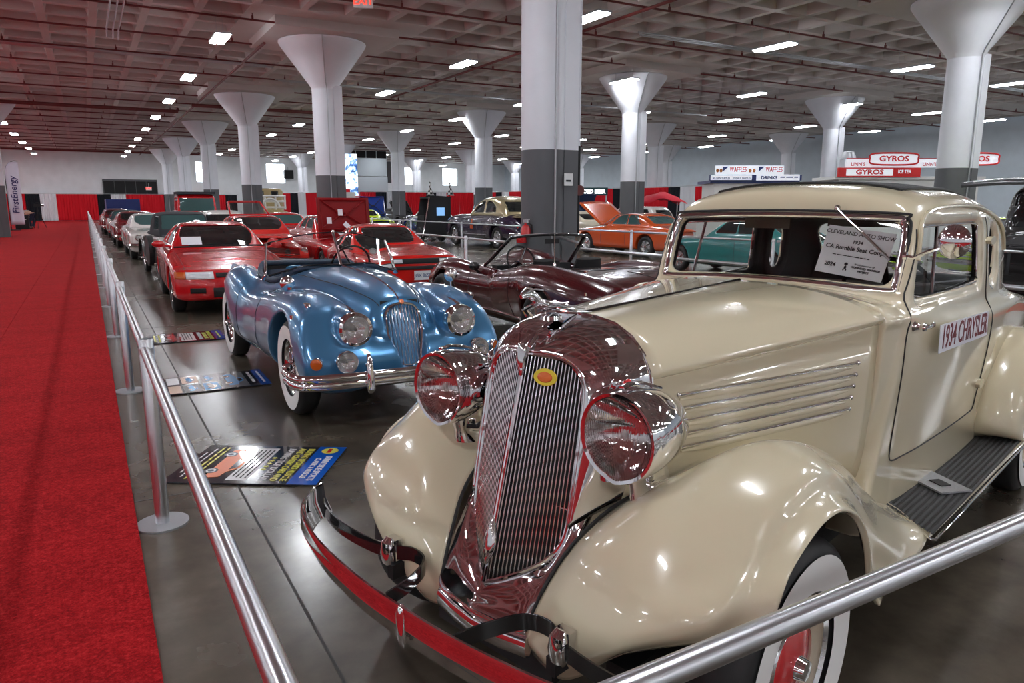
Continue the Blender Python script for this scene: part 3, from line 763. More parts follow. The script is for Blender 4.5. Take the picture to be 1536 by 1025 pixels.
dl = smax(dl, -(X+4.4+.15*(1.1-Z)), .08)
# cabin
wc = prof((-3.2,.50),(-2.9,.565),(-2.6,.60),(-2.1,.612),(-1.5,.600),(-1.2,.578))
rf = prof((-3.25,.9),(-3.10,1.14),(-3.02,1.30),(-2.93,1.46),(-2.82,1.58),(-2.65,1.66),(-2.4,1.70),(-2.0,1.722),(-1.65,1.720),(-1.45,1.700),(-1.36,1.672),(-1.315,1.64),(-1.28,1.60))
Wc = wc(X)+prof((1.1,.012),(1.25,.004),(1.4,-.008),(1.55,-.024),(1.75,-.05))(Z)
roof = rf(X)-.10*(np.abs(Y)/.6)**3
dc = smax(np.abs(Y)-Wc, (Z-roof)*.85, .10)
dc = G.fix(dc)
wsx = -1.215-(Z-1.275)*.34
dc = smax(dc, (X-wsx)*.94, .03)
d = smin(dl, dc, .05); solid_f = np.broadcast_to(d, G.shape)
def rrect(a, b, a0, a1, b0, b1, r):
    qa = np.abs(a-(a0+a1)/2)-(a1-a0)/2+r; qb = np.abs(b-(b0+b1)/2)-(b1-b0)/2+r
    return np.minimum(np.maximum(qa, qb), 0)+np.sqrt(np.maximum(qa,0)**2+np.maximum(qb,0)**2)-r
sk = .30*(Z-1.25)   # pillar slant at the front of the door window
dw = rrect(X+np.where(X > -1.8, sk, 0), Z, -2.20, -1.31, 1.245, 1.535, .045)
qw = rrect(X, Z, -2.56, -2.395, 1.245, 1.50, .07)
wsw = rrect(Y, Z-.014*(1-(Y/.5)**2), -.512, .512, 1.295, 1.548, .05)
rw = rrect(Y, Z, -.47, .47, 1.205, 1.51, .07)
side = np.abs(Y)-(Wc-.014)
win = np.minimum(dw, qw)
d = smax(d, -np.maximum(np.minimum(dw, qw)-.030, -side), .008)     # recessed reveal round the side windows
dsh = np.abs(Y)-(Wc-.03)
inner = np.maximum(np.maximum(d+.035, .62-Z), (X-(wsx-.03)))
inner = np.maximum(inner, -(X+2.95))
d = smax(d, -inner, .01)
cut = np.maximum(win, -(np.abs(Y)-.45)); cut = np.minimum(cut, np.maximum(wsw, -(X+1.5))); cut = np.minimum(cut, np.maximum(rw, (X+2.7)))
cut = np.maximum(cut, 1.2-Z)
d = smax(d, -cut, .008)
# rear wheel arch
arch = np.sqrt((X+3.0)**2+(Z-.38)**2)-.46
d = smax(d, -np.maximum(arch, .50-np.abs(Y)), .01)
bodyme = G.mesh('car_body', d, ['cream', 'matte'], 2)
# split the door panels out of the surface, darken the cabin lining
def split_mesh(me, names, fn, parent):
    """fn(centres Nx3)-> int class per face (0 = stay)"""
    n = len(me.polygons); c = np.zeros(n*3); me.polygons.foreach_get('center', c); c = c.reshape(-1,3)
    cls = fn(c); co = np.zeros(len(me.vertices)*3); me.vertices.foreach_get('co', co); co = co.reshape(-1,3)
    vi = np.zeros(n*4, dtype=np.int64); me.polygons.foreach_get('vertices', vi); vi = vi.reshape(-1,4); out = []
    for k, nm in enumerate(names):
        q = vi[cls == k]
        if not len(q): continue
        u, inv = np.unique(q, return_inverse=True); q2 = inv.reshape(-1,4)
        m2 = bpy.data.meshes.new(nm); m2.vertices.add(len(u)); m2.vertices.foreach_set('co', co[u].ravel())
        m2.loops.add(len(q2)*4); m2.polygons.add(len(q2))
        m2.polygons.foreach_set('loop_start', np.arange(0, len(q2)*4, 4)); m2.polygons.foreach_set('loop_total', np.full(len(q2), 4)); m2.loops.foreach_set('vertex_index', q2.ravel())
        m2.polygons.foreach_set('use_smooth', np.ones(len(q2), dtype=bool)); m2.update(calc_edges=True)
        for mt in me.materials: m2.materials.append(mt)
        out.append(link(nm, m2, parent))
    bpy.data.meshes.remove(me); return out
def quad_only(me):
    pass
def door_cls(c):
    x, y, z = c.T
    fx = -1.0-.55*(1.26-z)*0
    ind = (x < -1.155-.03*np.clip((z-1.1)*10, 0, 1)-.45*np.maximum(0, z-1.2)) & (x > -2.30) & (z > .595) & (z < 1.60) & (np.abs(y) > .40)
    return np.where(ind & (y > 0), 1, np.where(ind & (y < 0), 2, 0))
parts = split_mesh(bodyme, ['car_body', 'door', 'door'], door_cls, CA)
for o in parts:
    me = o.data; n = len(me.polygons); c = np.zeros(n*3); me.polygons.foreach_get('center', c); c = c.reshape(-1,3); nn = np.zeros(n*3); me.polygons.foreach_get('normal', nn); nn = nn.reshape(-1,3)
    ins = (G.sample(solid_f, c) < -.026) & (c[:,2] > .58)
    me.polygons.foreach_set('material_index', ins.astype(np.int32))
doorL = [o for o in parts if o.name.startswith('door')]
Wf = lambda x, z: float(wb(np.array([x]))[0]+vert(np.array([z]))[0]+.013*math.exp(-((z-float(belt(np.array([x]))[0]))/.022)**2))
Wcf = lambda x, z: float(wc(np.array([x]))[0]+prof((1.1,.012),(1.25,.004),(1.4,-.008),(1.55,-.024),(1.75,-.05))(np.array([z]))[0])
Sf = lambda x, z: Wf(x, z) if z < 1.215 else Wcf(x, z)
from mathutils.bvhtree import BVHTree
class Surf:
    def __init__(s, *mes):
        s.t = []
        for me in mes:
            s.t.append(BVHTree.FromPolygons([v.co for v in me.vertices], [tuple(p.vertices) for p in me.polygons]))
    def ray(s, o, d):
        best = None
        for t in s.t:
            h = t.ray_cast(Vector(o), Vector(d))
            if h[0] is not None and (best is None or h[3] < best[3]): best = h
        return best
    def top(s, x, y, off=0., zmax=3.): h = s.ray((x,y,zmax), (0,0,-1)); return (x, y, h[0].z+off) if h else None
    def side(s, x, z, sg=1, off=0.): h = s.ray((x, sg*3, z), (0,-sg,0)); return (x, h[0].y+sg*off, z) if h else None
    def front(s, y, z, off=0., sg=1): h = s.ray((sg*6, y, z), (-sg,0,0)); return (h[0].x+sg*off, y, z) if h else None
    def tops(s, pts, off=0.): return [p for p in (s.top(x, y, off) for x, y in pts) if p]
    def sides(s, pts, sg=1, off=0.): return [p for p in (s.side(x, z, sg, off) for x, z in pts) if p]
    def fronts(s, pts, off=0., sg=1): return [p for p in (s.front(y, z, off, sg) for y, z in pts) if p]
SCH = Surf(*[o.data for o in parts])
for s, dr in zip((1,-1), doorL):
    seam = [(-1.155-.03*min(1, max(0, (z-1.1)*10))-.45*max(0, z-1.2), z) for z in np.linspace(1.52, .63, 34)]+[(-1.165,.61),(-1.19,.60)]+[(x, .595) for x in np.linspace(-1.22, -2.26, 20)]+[(-2.285,.60),(-2.30,.62)]+[(-2.30, z) for z in np.linspace(.65, 1.56, 24)]
    b = MB(); b.tube(SCH.sides(seam, s, .0005), .0035, 6, up=(0,1,0)); b.obj('door_gap', 'rubber', dr)
    # handle
    zc = 1.150; y0 = Wf(-1.2, zc)
    b = MB(); b.lathe([(0,.0),(.02,.0),(.022,.006),(.016,.014),(.012,.03),(.017,.042),(.014,.052),(0,.056)], 18, 'Y', Matrix.Translation((-1.225, s*y0, zc)) @ Matrix.Rotation(0 if s > 0 else PI, 4, 'Z'))
    b.tube(crom([(-1.225,s*(y0+.045),zc),(-1.28,s*(y0+.052),zc),(-1.34,s*(y0+.045),zc-.002),(-1.385,s*(y0+.038),zc-.012)], 4), 0, 10, flat=[(.009,.008)]*5+[(.012,.006)]*6+[(.007,.004)]*2); b.obj('door_handle', 'chrome', dr)
    b = MB(); b.tube([(-2.27,s*(Wf(-2.3,.74)+.0),.74),(-2.27,s*(Wf(-2.3,.74)+.03),.74)], .0, 12, flat=(.024,.04)); b.obj('lower_hinge', 'cream', dr)
    b = MB(); b.tube([(-2.33,s*(Wcf(-2.3,1.44)-.005),1.445),(-2.33,s*(Wcf(-2.3,1.44)+.022),1.445)], .0, 12, flat=(.02,.055)); b.obj('upper_hinge', 'cream', dr)
    # window glass, channel and vent bar
    g = MB(); g.add([(x, s*(Wcf(x, z)-.035), z) for x in (-1.28,-2.23) for z in (1.23,1.55)], [(0,1,3,2)]); g.obj('door_window_glass', 'glass', dr)
    b = MB(); oc = [(-1.325,1.255),(-1.40,1.50),(-1.44,1.528),(-1.8,1.532),(-2.16,1.528),(-2.192,1.49),(-2.192,1.285),(-2.15,1.253)]
    b.tube(crom([(x, s*(Wcf(x, z)-.022), z) for x, z in oc], 4, True), .005, 8, closed=True); b.tube([(x, s*(Wcf(x, z)-.03), z) for x, z in ((-1.55,1.25),(-1.62,1.53))], .007, 8); b.obj('window_channel', 'dark_chrome', dr)
    g = MB(); g.add([(x, s*(Wcf(x, z)-.035), z) for x in (-2.37,-2.58) for z in (1.23,1.52)], [(0,1,3,2)]); g.obj('quarter_window_glass', 'glass', CA)
    # drip rail
    dp = crom([(-1.30,1.40),(-1.33,1.50),(-1.40,1.565),(-1.55,1.598),(-1.9,1.612),(-2.3,1.598),(-2.6,1.545),(-2.74,1.46),(-2.79,1.38)], 5)
    b = MB(); b.tube([(x, s*(Wcf(x, z)-.022*max(0,(z-1.5))/.1+.004), z) for x, z in dp], .009, 8); b.obj('drip_rail', 'cream', CA)
# sign on the left door
y0 = Wf(-1.7,1.06)
sgT = basis((-1.80, y0+.012, 1.068), (-1,-.02,-.012), (-.05,-.04,1))
sg = MB().box((0,0,0), (.80,.118,.003)).obj('door_sign', 'paper', doorL[0], smooth=False, M4=sgT)
text('1934 CHRYSLER', .136, 'ink_maroon', sg, Matrix.Translation((0,-.001,.002)), sx=.80, bold=.0012, shear=.14)
# windshield
def wsp(l, z, off=0.): return (-1.212-(z-1.275)*.34+off-.02*(abs(l)/.53)**2, l, z)
fro = crom([(-.50,1.279),(-.25,1.289),(0,1.294),(.25,1.289),(.50,1.279),(.527,1.31),(.525,1.50),(.51,1.545),(.47,1.563),(0,1.572),(-.47,1.563),(-.51,1.545),(-.525,1.50),(-.527,1.31)], 5, True)
wf = MB().tube([wsp(l, z, .006) for l, z in fro], 0, 12, closed=True, flat=(.019,.014), up=(1,0,0)).obj('windshield_frame', 'chrome', CA)
MB().tube([wsp(l, z, .012) for l, z in [(p[0]*1.035, 1.41+(p[1]-1.41)*1.13) for p in fro]], .006, 8, closed=True).obj('rubber_seal', 'rubber', wf)
MB().grid([[wsp(l, z, -.004) for l in np.linspace(-.52,.52,13)] for z in (1.27, 1.41, 1.57)]).obj('windshield_glass', 'glass', wf)
b = MB(); b.tube([wsp(.247,1.603,.02), wsp(.30,1.56,.03), wsp(.375,1.50,.024), wsp(.454,1.43,.016)], .0028, 8); b.tube([wsp(.33,1.535,.016), wsp(.49,1.40,.012)], .003, 6, flat=(.006,.003)); b.ball(wsp(.247,1.603,.012), .014, 10); b.obj('wiper', 'dark_chrome', CA)
# roof fabric insert
rzf = lambda x, y: float(rf(np.array([x]))[0])-.10*(abs(y)/.6)**3
b = MB(); b.grid([[(x, y, rzf(x, y)+.003) for y in np.linspace(-.43,.43,15)] for x in np.linspace(-1.52,-2.6,14)]); ri = solidify(b.obj('roof_fabric_insert', 'roof_fabric', CA), .004, 0, 0)
b = MB(); ring = [(-1.52,y) for y in np.linspace(-.42,.42,12)]+[(x,.43) for x in np.linspace(-1.55,-2.57,12)]+[(-2.6,y) for y in np.linspace(.42,-.42,12)]+[(x,-.43) for x in np.linspace(-2.57,-1.55,12)]
b.tube([(x, y, rzf(x, y)+.005) for x, y in ring], .006, 8, closed=True); b.obj('roof_insert_bead', 'rubber', ri)
# interior
b = MB(); b.box((-1.42,0,1.13), (.34,1.08,.14)); b.box((-1.28,0,1.18), (.2,1.05,.10)); b.obj('dashboard', 'seat_cloth', CA, smooth=False)
b = MB(); b.box((-2.45,0,.95), (.16,1.08,.48)); b.box((-2.2,0,.72), (.5,1.1,.2)); b.obj('bench_seat', 'seat_cloth', CA, smooth=False)
b = MB(); b.box((-2.05,0,.63), (1.6,.94,.02)); b.obj('cabin_floor', 'matte', CA, smooth=False)
T = Matrix.Translation((-1.78,.33,1.20)) @ Matrix.Rotation(R_(-62), 4, 'Y')
b = MB(); b.tube([(.205*math.cos(a), .205*math.sin(a), 0) for a in np.linspace(0, 2*PI, 36, endpoint=False)], .010, 8, closed=True, M4=T); b.box((0,0,0), (.4,.025,.008), T); b.box((0,0,0), (.025,.4,.008), T); b.cyl((0,0,0), (0,0,-.3), .018, 10, M4=T); b.obj('steering_wheel', 'black', CA)
b = MB(); b.box((-1.40,-.10,1.545), (.015,.22,.07)); b.box((-1.40,.33,1.545), (.012,.3,.04)); b.obj('sun_visor', 'seat_cloth', CA, smooth=False)
MB().add([(-2.97,-.48,1.23),(-2.97,.48,1.23),(-2.86,.48,1.53),(-2.86,-.48,1.53)], [(0,1,2,3)]).obj('rear_window_glass', 'glass', CA)
# display card behind the glass
P_ = [wsp(l, z, -.012) for l, z in ((.196,1.338),(.463,1.305),(.497,1.50),(.222,1.538))]
xv = Vector(P_[1])-Vector(P_[0]); yv = Vector(P_[3])-Vector(P_[0]); ctr = sum((Vector(p) for p in P_), Vector())/4
zn = xv.cross(yv).normalized(); yv2 = zn.cross(xv).normalized()
CT = basis(ctr, xv, yv2, zn); cw, chh = .272, .205
card = tag(MB().box((0,0,0), (cw,chh,.002)).obj('display_card', 'paper', None, smooth=False), 'white show card with handwritten black lines behind the windshield of the cream coupe', 'card')
card.matrix_world = Matrix.Translation((1.42,1.90,0)) @ Matrix.Rotation(R_(195), 4, 'Z') @ CT
join_text([('CLEVELAND AUTO SHOW', .0235, 0, .077, {}), ('1934', .021, .0, .043, {'bold':.0003}), ('CA Rumble Seat Coupe', .0255, 0, .014, {'bold':.0003}),            ('2024', .023, -.082, -.062, {'bold':.0004}), ('Proud Supporter of', .010, .055, -.048, {}), ('WOUNDED WARRIOR', .0115, .062, -.061, {'bold':.0004}), ('PROJECT', .0115, .058, -.075, {'bold':.0004})], 'lettering', 'ink', card, Matrix.Translation((0,0,.0015)))
word_lines([(-.01,-.018,.15,.006)], 'small_print', 'ink', card, Matrix.Translation((0,0,.001)))
b = MB(); b.ball((-.018,-.052,.001), .008, 10, sc=(1,.9,.1)); b.ball((-.018,-.066,.001), .006, 10, sc=(.9,1.3,.1)); b.ball((-.023,-.076,.001), .003, 8, sc=(1,1.8,.1)); b.ball((-.013,-.076,.001), .003, 8, sc=(1,1.8,.1)); b.obj('figure_emblem', 'ink', card)
# mirror
b = MB(); my = Wcf(-1.16,1.42)
b.tube(crom([(-1.165,my,1.425),(-1.155,my+.04,1.42),(-1.13,my+.08,1.44),(-1.10,.735,1.475)], 4), .008, 8); b.lathe([(0,0),(.017,0),(.015,.012),(0,.015)], 14, 'Y', Matrix.Translation((-1.165, my, 1.425)))
mr = b.obj('door_mirror_arm', 'chrome', CA)
b = MB(); b.lathe([(0,.028),(.03,.024),(.052,.012),(.062,-.002),(.060,-.010),(0,-.010)], 32, 'X', Matrix.Translation((-1.105,.745,1.488)) @ Matrix.Rotation(R_(-18), 4, 'Z')); b.obj('round_mirror', 'chrome', mr)
# running boards
for s in (1,-1):
    oy = .80*s
    b = MB(); n = 15; V = []
    def rb_in(x): return .515
    outl_ = [(-1.30,.455),(-1.02,.795),(-2.62,.815),(-2.40,.48)]
    b.poly([(x, s*y, .388) for x, y in outl_], .022, (0,0,1)); rb = b.obj('running_board', 'cream', CA, smooth=False)
    V = []
    for k in range(n*4+1):
        q = k/(n*4); y = .465+(.808-.465)*q; z = .411+(.004 if k % 4 in (1,2) else 0)
        xa = -1.29+(.275)*q; xb = -2.41-.19*q
        V.append([(xa, s*y, z), (xb, s*y, z)])
    b = MB(); b.grid(V); mm_ = b.obj('ribbed_rubber_mat', 'rubber', rb, smooth=False)
    b = MB(); b.tube([(-1.30,s*.46,.412),(-1.16,s*.65,.410),(-1.03,s*.775,.405),(-1.01,s*.80,.395),(-1.04,s*.812,.385),(-1.5,s*.815,.384),(-2.62,s*.82,.384)], .006, 8); b.tube([(-1.30,s*.46,.412),(-2.41,s*.475,.412)], .005, 8); b.tube([(-2.41,s*.475,.412),(-2.61,s*.80,.41)], .005, 8); b.obj('chrome_edge_strip', 'chrome', rb)
    V = [[(x, s*.50, .56) for x in (-.9,-1.6,-2.35)], [(x, s*.475, .47) for x in (-.95,-1.6,-2.38)], [(x, s*.462, .41) for x in (-1.1,-1.6,-2.41)]]
    sheet('splash_apron', patch(V, 5, 5), 'cream', CA, .006, (-1.6,0,.3))
    if s > 0:
        T = Matrix.Translation((-1.59,.645,.421)) @ Matrix.Rotation(R_(-34), 4, 'Z')
        b = MB(); b.box((0,.01,0), (.15,.27,.008), T); b.add([(-.075,-.125,.0),(.075,-.125,.0),(.075,-.155,.05),(-.075,-.155,.05),(-.075,-.130,.008),(.075,-.130,.008)], [(0,1,2,3),(4,3,2,5)], T); sp_ = b.obj('step_plate', 'tread', rb, smooth=False)
        MB().box((-.0,.05,.006), (.05,.07,.004), T).obj('rubber_pad', 'rubber', sp_, smooth=False)
# rear fenders
RF = []
for a, zz in ((-8,0),(12,0),(35,0),(60,0),(85,0),(110,0),(135,0),(160,0),(185,0)):
    ca, sa = math.cos(R_(a)), math.sin(R_(a)); r = .555+.03*math.cos(R_(a-60)); rl = .45
    px = lambda rr_: (-3.0+rr_*ca*1.06, max(.2, .36+rr_*sa))
    row = []
    for l, k in ((.50,.62),(.56,.92),(.64,1.0),(.72,.985),(.79,.90),(.815,.76)):
        q = px(r*k if k > .8 else max(r*k, rl)); row.append((q[0], l, q[1]))
    RF.append(row)
RF = [[(-2.41,.50,.42),(-2.45,.57,.41),(-2.5,.65,.405),(-2.55,.73,.40),(-2.58,.79,.39),(-2.60,.815,.38)]]+RF[1:]
RV = patch(RF, 6, 5)
for s in (1,-1):
    sheet('rear_fender', RV if s > 0 else flipy(RV), ['cream','matte'], CA, .01, (-3.0, s*.5, .36), 1)
    b = MB(); b.tube(crom([(p[0]+.0, s*(p[1]+.1), p[2]+.03) for p in [r[0] for r in RF[1:6]]], 5), .004, 6)
MB().sweep(crom([(-4.5,-.75,.5),(-4.62,-.4,.5),(-4.66,0,.5),(-4.62,.4,.5),(-4.5,.75,.5)], 5), [(-.04,.01),(.04,.01),(.04,-.01),(-.04,-.01)]).obj('rear_bumper', 'chrome', CA)
# ------------------------------------------------------------------ blue roadster
def seam(name, paths, parent, r=.0035, m='rubber'):
    """fine dark shut lines, one mesh"""
    b = MB()
    for p in paths:
        if len(p) > 1: b.tube(p, r, 6)
    return b.obj(name, m, parent, weld=False)
def round_lamp(parent, c, r, name='headlamp', yaw=0., pitch=0., depth=.05, lens='lens', rim='chrome', bowl='chrome', k=1.16):
    T = Matrix.Translation(c) @ Matrix.Rotation(yaw, 4, 'Z') @ Matrix.Rotation(-pitch, 4, 'Y')
    h = MB().lathe([(r*.97,-.002),(r*1.02,.004),(r*k,-.004),(r*(k+.03),-.02),(r*(k-.03),-depth)], 32, 'X').obj(name, rim, parent, M4=T)
    if lens in ('lens', 'ribbed'):
        MB().lathe([(0,-r*.55),(r*.5,-r*.38),(r*.8,-r*.2),(r*.98,-.003)], 24, 'X').obj('reflector', bowl, h)
        MB().ball((-r*.25,0,0), r*.13, 10).obj('bulb', 'matte', h)
    MB().lathe([(r*.99,0),(r*.7,r*.10),(r*.35,r*.15),(0,r*.165)], 28, 'X').obj('lens', lens, h)
    return h

M['blue'] = mat('metallic_blue_paint', (.065,.225,.43), .28, .45, coat=1., coatr=.02)
M['blue_in'] = mat('dark_blue_leather', (.03,.05,.085), .55)
XK = thing('roadster_car', 'metallic blue open roadster with wire wheels and whitewall tyres', 'car', (2.0,5.50,0), R_(-89.4))
G = Grid(-4.05, .86, .92, .18, 1.16, .012)
X, Y, Z = G.X, G.Y, G.Z; aY = np.abs(Y)
hood = G.loft(prof((.50,.10),(.44,.21),(.3,.29),(0,.37),(-.5,.49),(-1.0,.60),(-1.6,.66),(-2.4,.60),(-2.7,.50),(-3.1,.34),(-3.72,.15)),
              prof((.52,.60),(.46,.76),(.38,.87),(.25,.945),(0,1.005),(-.3,1.04),(-.7,1.055),(-1.05,1.06),(-1.5,1.03),(-2.0,1.02),(-2.5,1.01),(-2.9,.94),(-3.3,.79),(-3.65,.56),(-3.8,.45)),
              prof((.55,.40),(0,.25),(-3.2,.25),(-4.0,.40)), 2.5)
hood = smax(hood, X-(.37+(.88-Z)*.32), .07)
ff = G.loft(prof((.66,.10),(.60,.19),(.45,.245),(.1,.265),(-.4,.25),(-.9,.20),(-1.5,.15),(-2.1,.12),(-2.2,.10)),
            prof((.66,.50),(.62,.60),(.54,.70),(.42,.80),(.2,.895),(-.1,.945),(-.45,.935),(-.9,.885),(-1.5,.815),(-2.0,.79),(-2.2,.78)),
            prof((.68,.42),(.62,.34),(.4,.28),(-2.2,.26)), 2.4, None, prof((.66,.54),(.3,.545),(-.4,.555),(-1.2,.60),(-2.2,.64)))
ff = smax(ff, -(X+2.15), .04)
rfn = G.loft(prof((-1.65,.05),(-1.85,.13),(-2.2,.20),(-2.7,.21),(-3.05,.17),(-3.4,.12),(-3.7,.06)),
             prof((-1.65,.70),(-1.85,.83),(-2.1,.93),(-2.45,.985),(-2.8,.975),(-3.1,.89),(-3.4,.73),(-3.7,.45)),
             prof((-1.6,.28),(-3.0,.28),(-3.95,.36)), 2.3, None, prof((-1.6,.64),(-2.5,.60),(-2.72,.57),(-2.95,.47),(-3.15,.36),(-3.4,.26),(-3.7,.16)))
rfn = smax(rfn, X+1.66, .04); rfn = smax(rfn, -(X+3.72), .04)
low = G.loft(prof((.64,.40),(.60,.60),(.45,.72),(.1,.755),(-1,.745),(-2.4,.745),(-2.62,.72),(-2.9,.60),(-3.1,.50),(-3.4,.38),(-3.7,.24)),
             prof((.66,.50),(.58,.60),(.4,.66),(0,.72),(-1,.76),(-1.8,.78),(-2.5,.75),(-3.2,.66),(-3.7,.5)), prof((.66,.36),(.4,.27),(-3.0,.25),(-3.7,.36)), 3.5)
pod = G.loft(prof((.56,.09),(.5,.118),(.40,.125),(.2,.105),(-.1,.05)), prof((.56,.83),(.5,.862),(.4,.875),(.2,.885),(-.1,.90)), prof((.56,.64),(.5,.615),(.4,.61),(.2,.62),(-.1,.7)), 2., None, .42)
pod = np.maximum(pod, X-.54)
d = smin(low, ff, .10); d = smin(d, rfn, .08); d = smin(d, hood, .055)
d = smax(d, X-prof((.2,.60),(.5,.60),(.6,.55),(.7,.475),(.8,.40),(.9,.34))(Z)+.12*(aY/.85)**4, .05)
d = smin(d, pod, .035)
d = smax(d, -np.maximum(np.sqrt((aY-.42)**2+(Z-.74)**2)-.104, .43-X), .004)
# cockpit
cp = rrect(X, Y, -2.33, -1.13, -.53, .53, .25)
cp = np.maximum(cp, .42-Z)
dz = prof((-1.0,1.2),(-1.18,1.03),(-1.35,.93),(-1.6,.905),(-1.9,.92),(-2.1,.97),(-2.3,1.2))
doorcut = np.maximum(dz(X)-Z, 0*Y+np.maximum(X+1.05, -2.32-X))
d0 = smax(d, -np.maximum(cp, -.0*X), .02)
d0 = smax(d0, -np.maximum(doorcut, .40-aY), .03)
for cx_, R0, yy in ((-.12,.435,.50),(-2.70,.42,.50)):
    ar = np.sqrt((X-cx_)**2+(Z-.37)**2)-R0
    d0 = smax(d0, -np.maximum(ar, yy-aY), .012)
inn = np.maximum(d+.05, np.maximum(X+.5, .32-Z)) 
gw = prof((.40,.01),(.43,.05),(.45,.082),(.55,.112),(.68,.138),(.80,.134),(.86,.095),(.88,.05),(.90,.01))
gl = (aY-gw(Z))*8
d0 = smax(d0, -np.maximum(gl*.12, (.335+(.88-Z)*.32)-X), .01)
bm_ = G.mesh('car_body', d0, ['blue', 'matte'], 2)
def jc(c):
    x, y, z = c.T; ay = np.abs(y)
    fy = .30+.27*((.45-x)/1.5)
    hd = (x > -1.08) & (x < .60) & (z > .74) & (ay < .075+.30*np.clip((.46-x)/1.5, 0, 1)**.62+.02)
    dr = (x < -1.10) & (x > -1.92) & (z < 1.02) & (z > .34) & (ay > .56)
    return np.where(hd, 1, np.where(dr & (y > 0), 2, np.where(dr, 3, 0)))
pp = split_mesh(bm_, ['car_body', 'bonnet', 'door', 'door'], jc, XK)
SJ = Surf(*[o.data for o in pp])
hf = lambda x: .075+.30*max(0,min(1,(.46-x)/1.5))**.62+.02
for s in (1,-1):
    seam('bonnet_gap', [SJ.tops([(x, s*hf(x)) for x in np.linspace(.44,-1.06,26)], .001)], pp[1], .004)
    seam('door_gap', [SJ.sides([(-1.10, z) for z in np.linspace(.88,.36,16)]+[(x, .345) for x in np.linspace(-1.14,-1.9,12)]+[(-1.92, z) for z in np.linspace(.36,.86,14)], s, .001)], pp[2 if s > 0 else 3], .003)
MB().tube(SJ.tops([(x, 0) for x in np.linspace(.36,-1.06,24)], .003), .007, 8).obj('bonnet_strip', 'chrome', pp[1])
# cockpit trim
ring = []
for a in np.linspace(0, 2*PI, 60, endpoint=False):
    q = (abs(math.cos(a))**.55*(1 if math.cos(a) > 0 else -1)*.60, abs(math.sin(a))**.62*(1 if math.sin(a) > 0 else -1)*.535)
    x, y = -1.73+q[0], q[1]
    z = min(1.04, max(.93, float(dz(np.array([x]))[0])+.0)) if abs(y) > .40 else (1.055 if x > -1.7 else 1.03)
    ring.append((x, y, z))
zz = [p[2] for p in ring]; n = len(ring)
for _ in range(3): zz = [(zz[i-1]+zz[i]+zz[(i+1) % n])/3 for i in range(n)]
b = MB(); b.tube([(p[0], p[1], z-.005) for p, z in zip(ring, zz)], .028, 10, closed=True); b.obj('padded_cockpit_rim', 'blue_in', XK)
b = MB(); b.box((-1.73,0,.40), (1.2,1.05,.02)); b.grid([[(p[0], p[1], z) for p in ring] for z in (.42,.7)]+[[(p[0], p[1], z-.01) for p, z in zip(ring, zz)]], wrap=True); b.obj('cockpit_tub', 'matte', XK)
for s in (1,-1):
    b = MB(); b.tube([(-2.12,s*.26,.55),(-2.16,s*.26,.75),(-2.24,s*.26,.95)], 0, 16, flat=[(.10,.22),(.09,.22),(.05,.17)], up=(1,0,0)); b.box((-1.9,s*.26,.52), (.44,.42,.14)); b.obj('seat', 'blue_in', XK)
# windshield: two flat panes, centre post
b0, t0 = (-1.06,0,1.065), (-1.27,0,1.365)
wsr = thing('x', None, None); bpy.data.objects.remove(wsr)
fr = MB(); 
fr.tube([b0, (-1.16,0,1.21), t0], 0, 10, flat=[(.020,.014),(.014,.011),(.016,.012)], up=(1,0,0)); fr.ball(t0, .018, 10)
wfr = fr.obj('windshield_frame', 'chrome', XK)
for s in (1,-1):
    be, te = (-1.30, s*.60, .975), (-1.44, s*.575, 1.265)
    b = MB(); b.tube(crom([(-1.34, s*.645, .945),(-1.33, s*.62, 1.0),(-1.37, s*.605, 1.12),te], 4), 0, 10, flat=[(.016,.028)]*4+[(.016,.014)]*4+[(.014,.010)]*5); b.obj('side_post', 'chrome', wfr)
    b = MB(); mid = [(t0[k]+te[k])/2+(0,0,.018)[k] for k in range(3)]; b.tube(crom([t0, mid, te], 6), .005, 8); b.tube(crom([b0, (-1.14, s*.30, 1.065), be], 6), .010, 8); b.obj('glass_edging', 'black', wfr)
    bq = crom([b0, (-1.14, s*.30, 1.065), be], 6); tq = crom([t0, mid, te], 6)
    MB().grid([bq, tq]).obj('windshield_glass', 'glass', wfr)
T = basis((-1.30,.40,1.17), (0.25,-1,0), (-.45,0,1)); b = MB(); b.lathe([(.0,.006),(.042,.006),(.045,.003),(.042,0)], 24, sq=(1,.72), M4=T); st = b.obj('oval_sticker', 'white', wfr)
b = MB(); b.box((0,0,.008), (.06,.01,.002), T); b.tube([(.036*math.cos(a), .025*math.sin(a), .008) for a in np.linspace(0, 2*PI, 24, endpoint=False)], .003, 6, closed=True, M4=T); b.obj('sticker_print', 'ink', st)
T = Matrix.Translation((-1.62,.28,1.03)) @ Matrix.Rotation(R_(-68), 4, 'Y')
b = MB(); b.tube([(.20*math.cos(a), .20*math.sin(a), 0) for a in np.linspace(0, 2*PI, 36, endpoint=False)], .011, 8, closed=True, M4=T)
for a in (90, 210, 330): b.cyl((0,0,0), (.2*math.cos(R_(a)), .2*math.sin(R_(a)), 0), .008, 8, M4=T)
b.cyl((0,0,.01), (0,0,-.4), .02, 10, M4=T); b.obj('steering_wheel', 'black', XK)
MB().box((-1.22,0,.93), (.06,1.0,.16)).obj('dashboard', 'blue_in', XK, smooth=False)
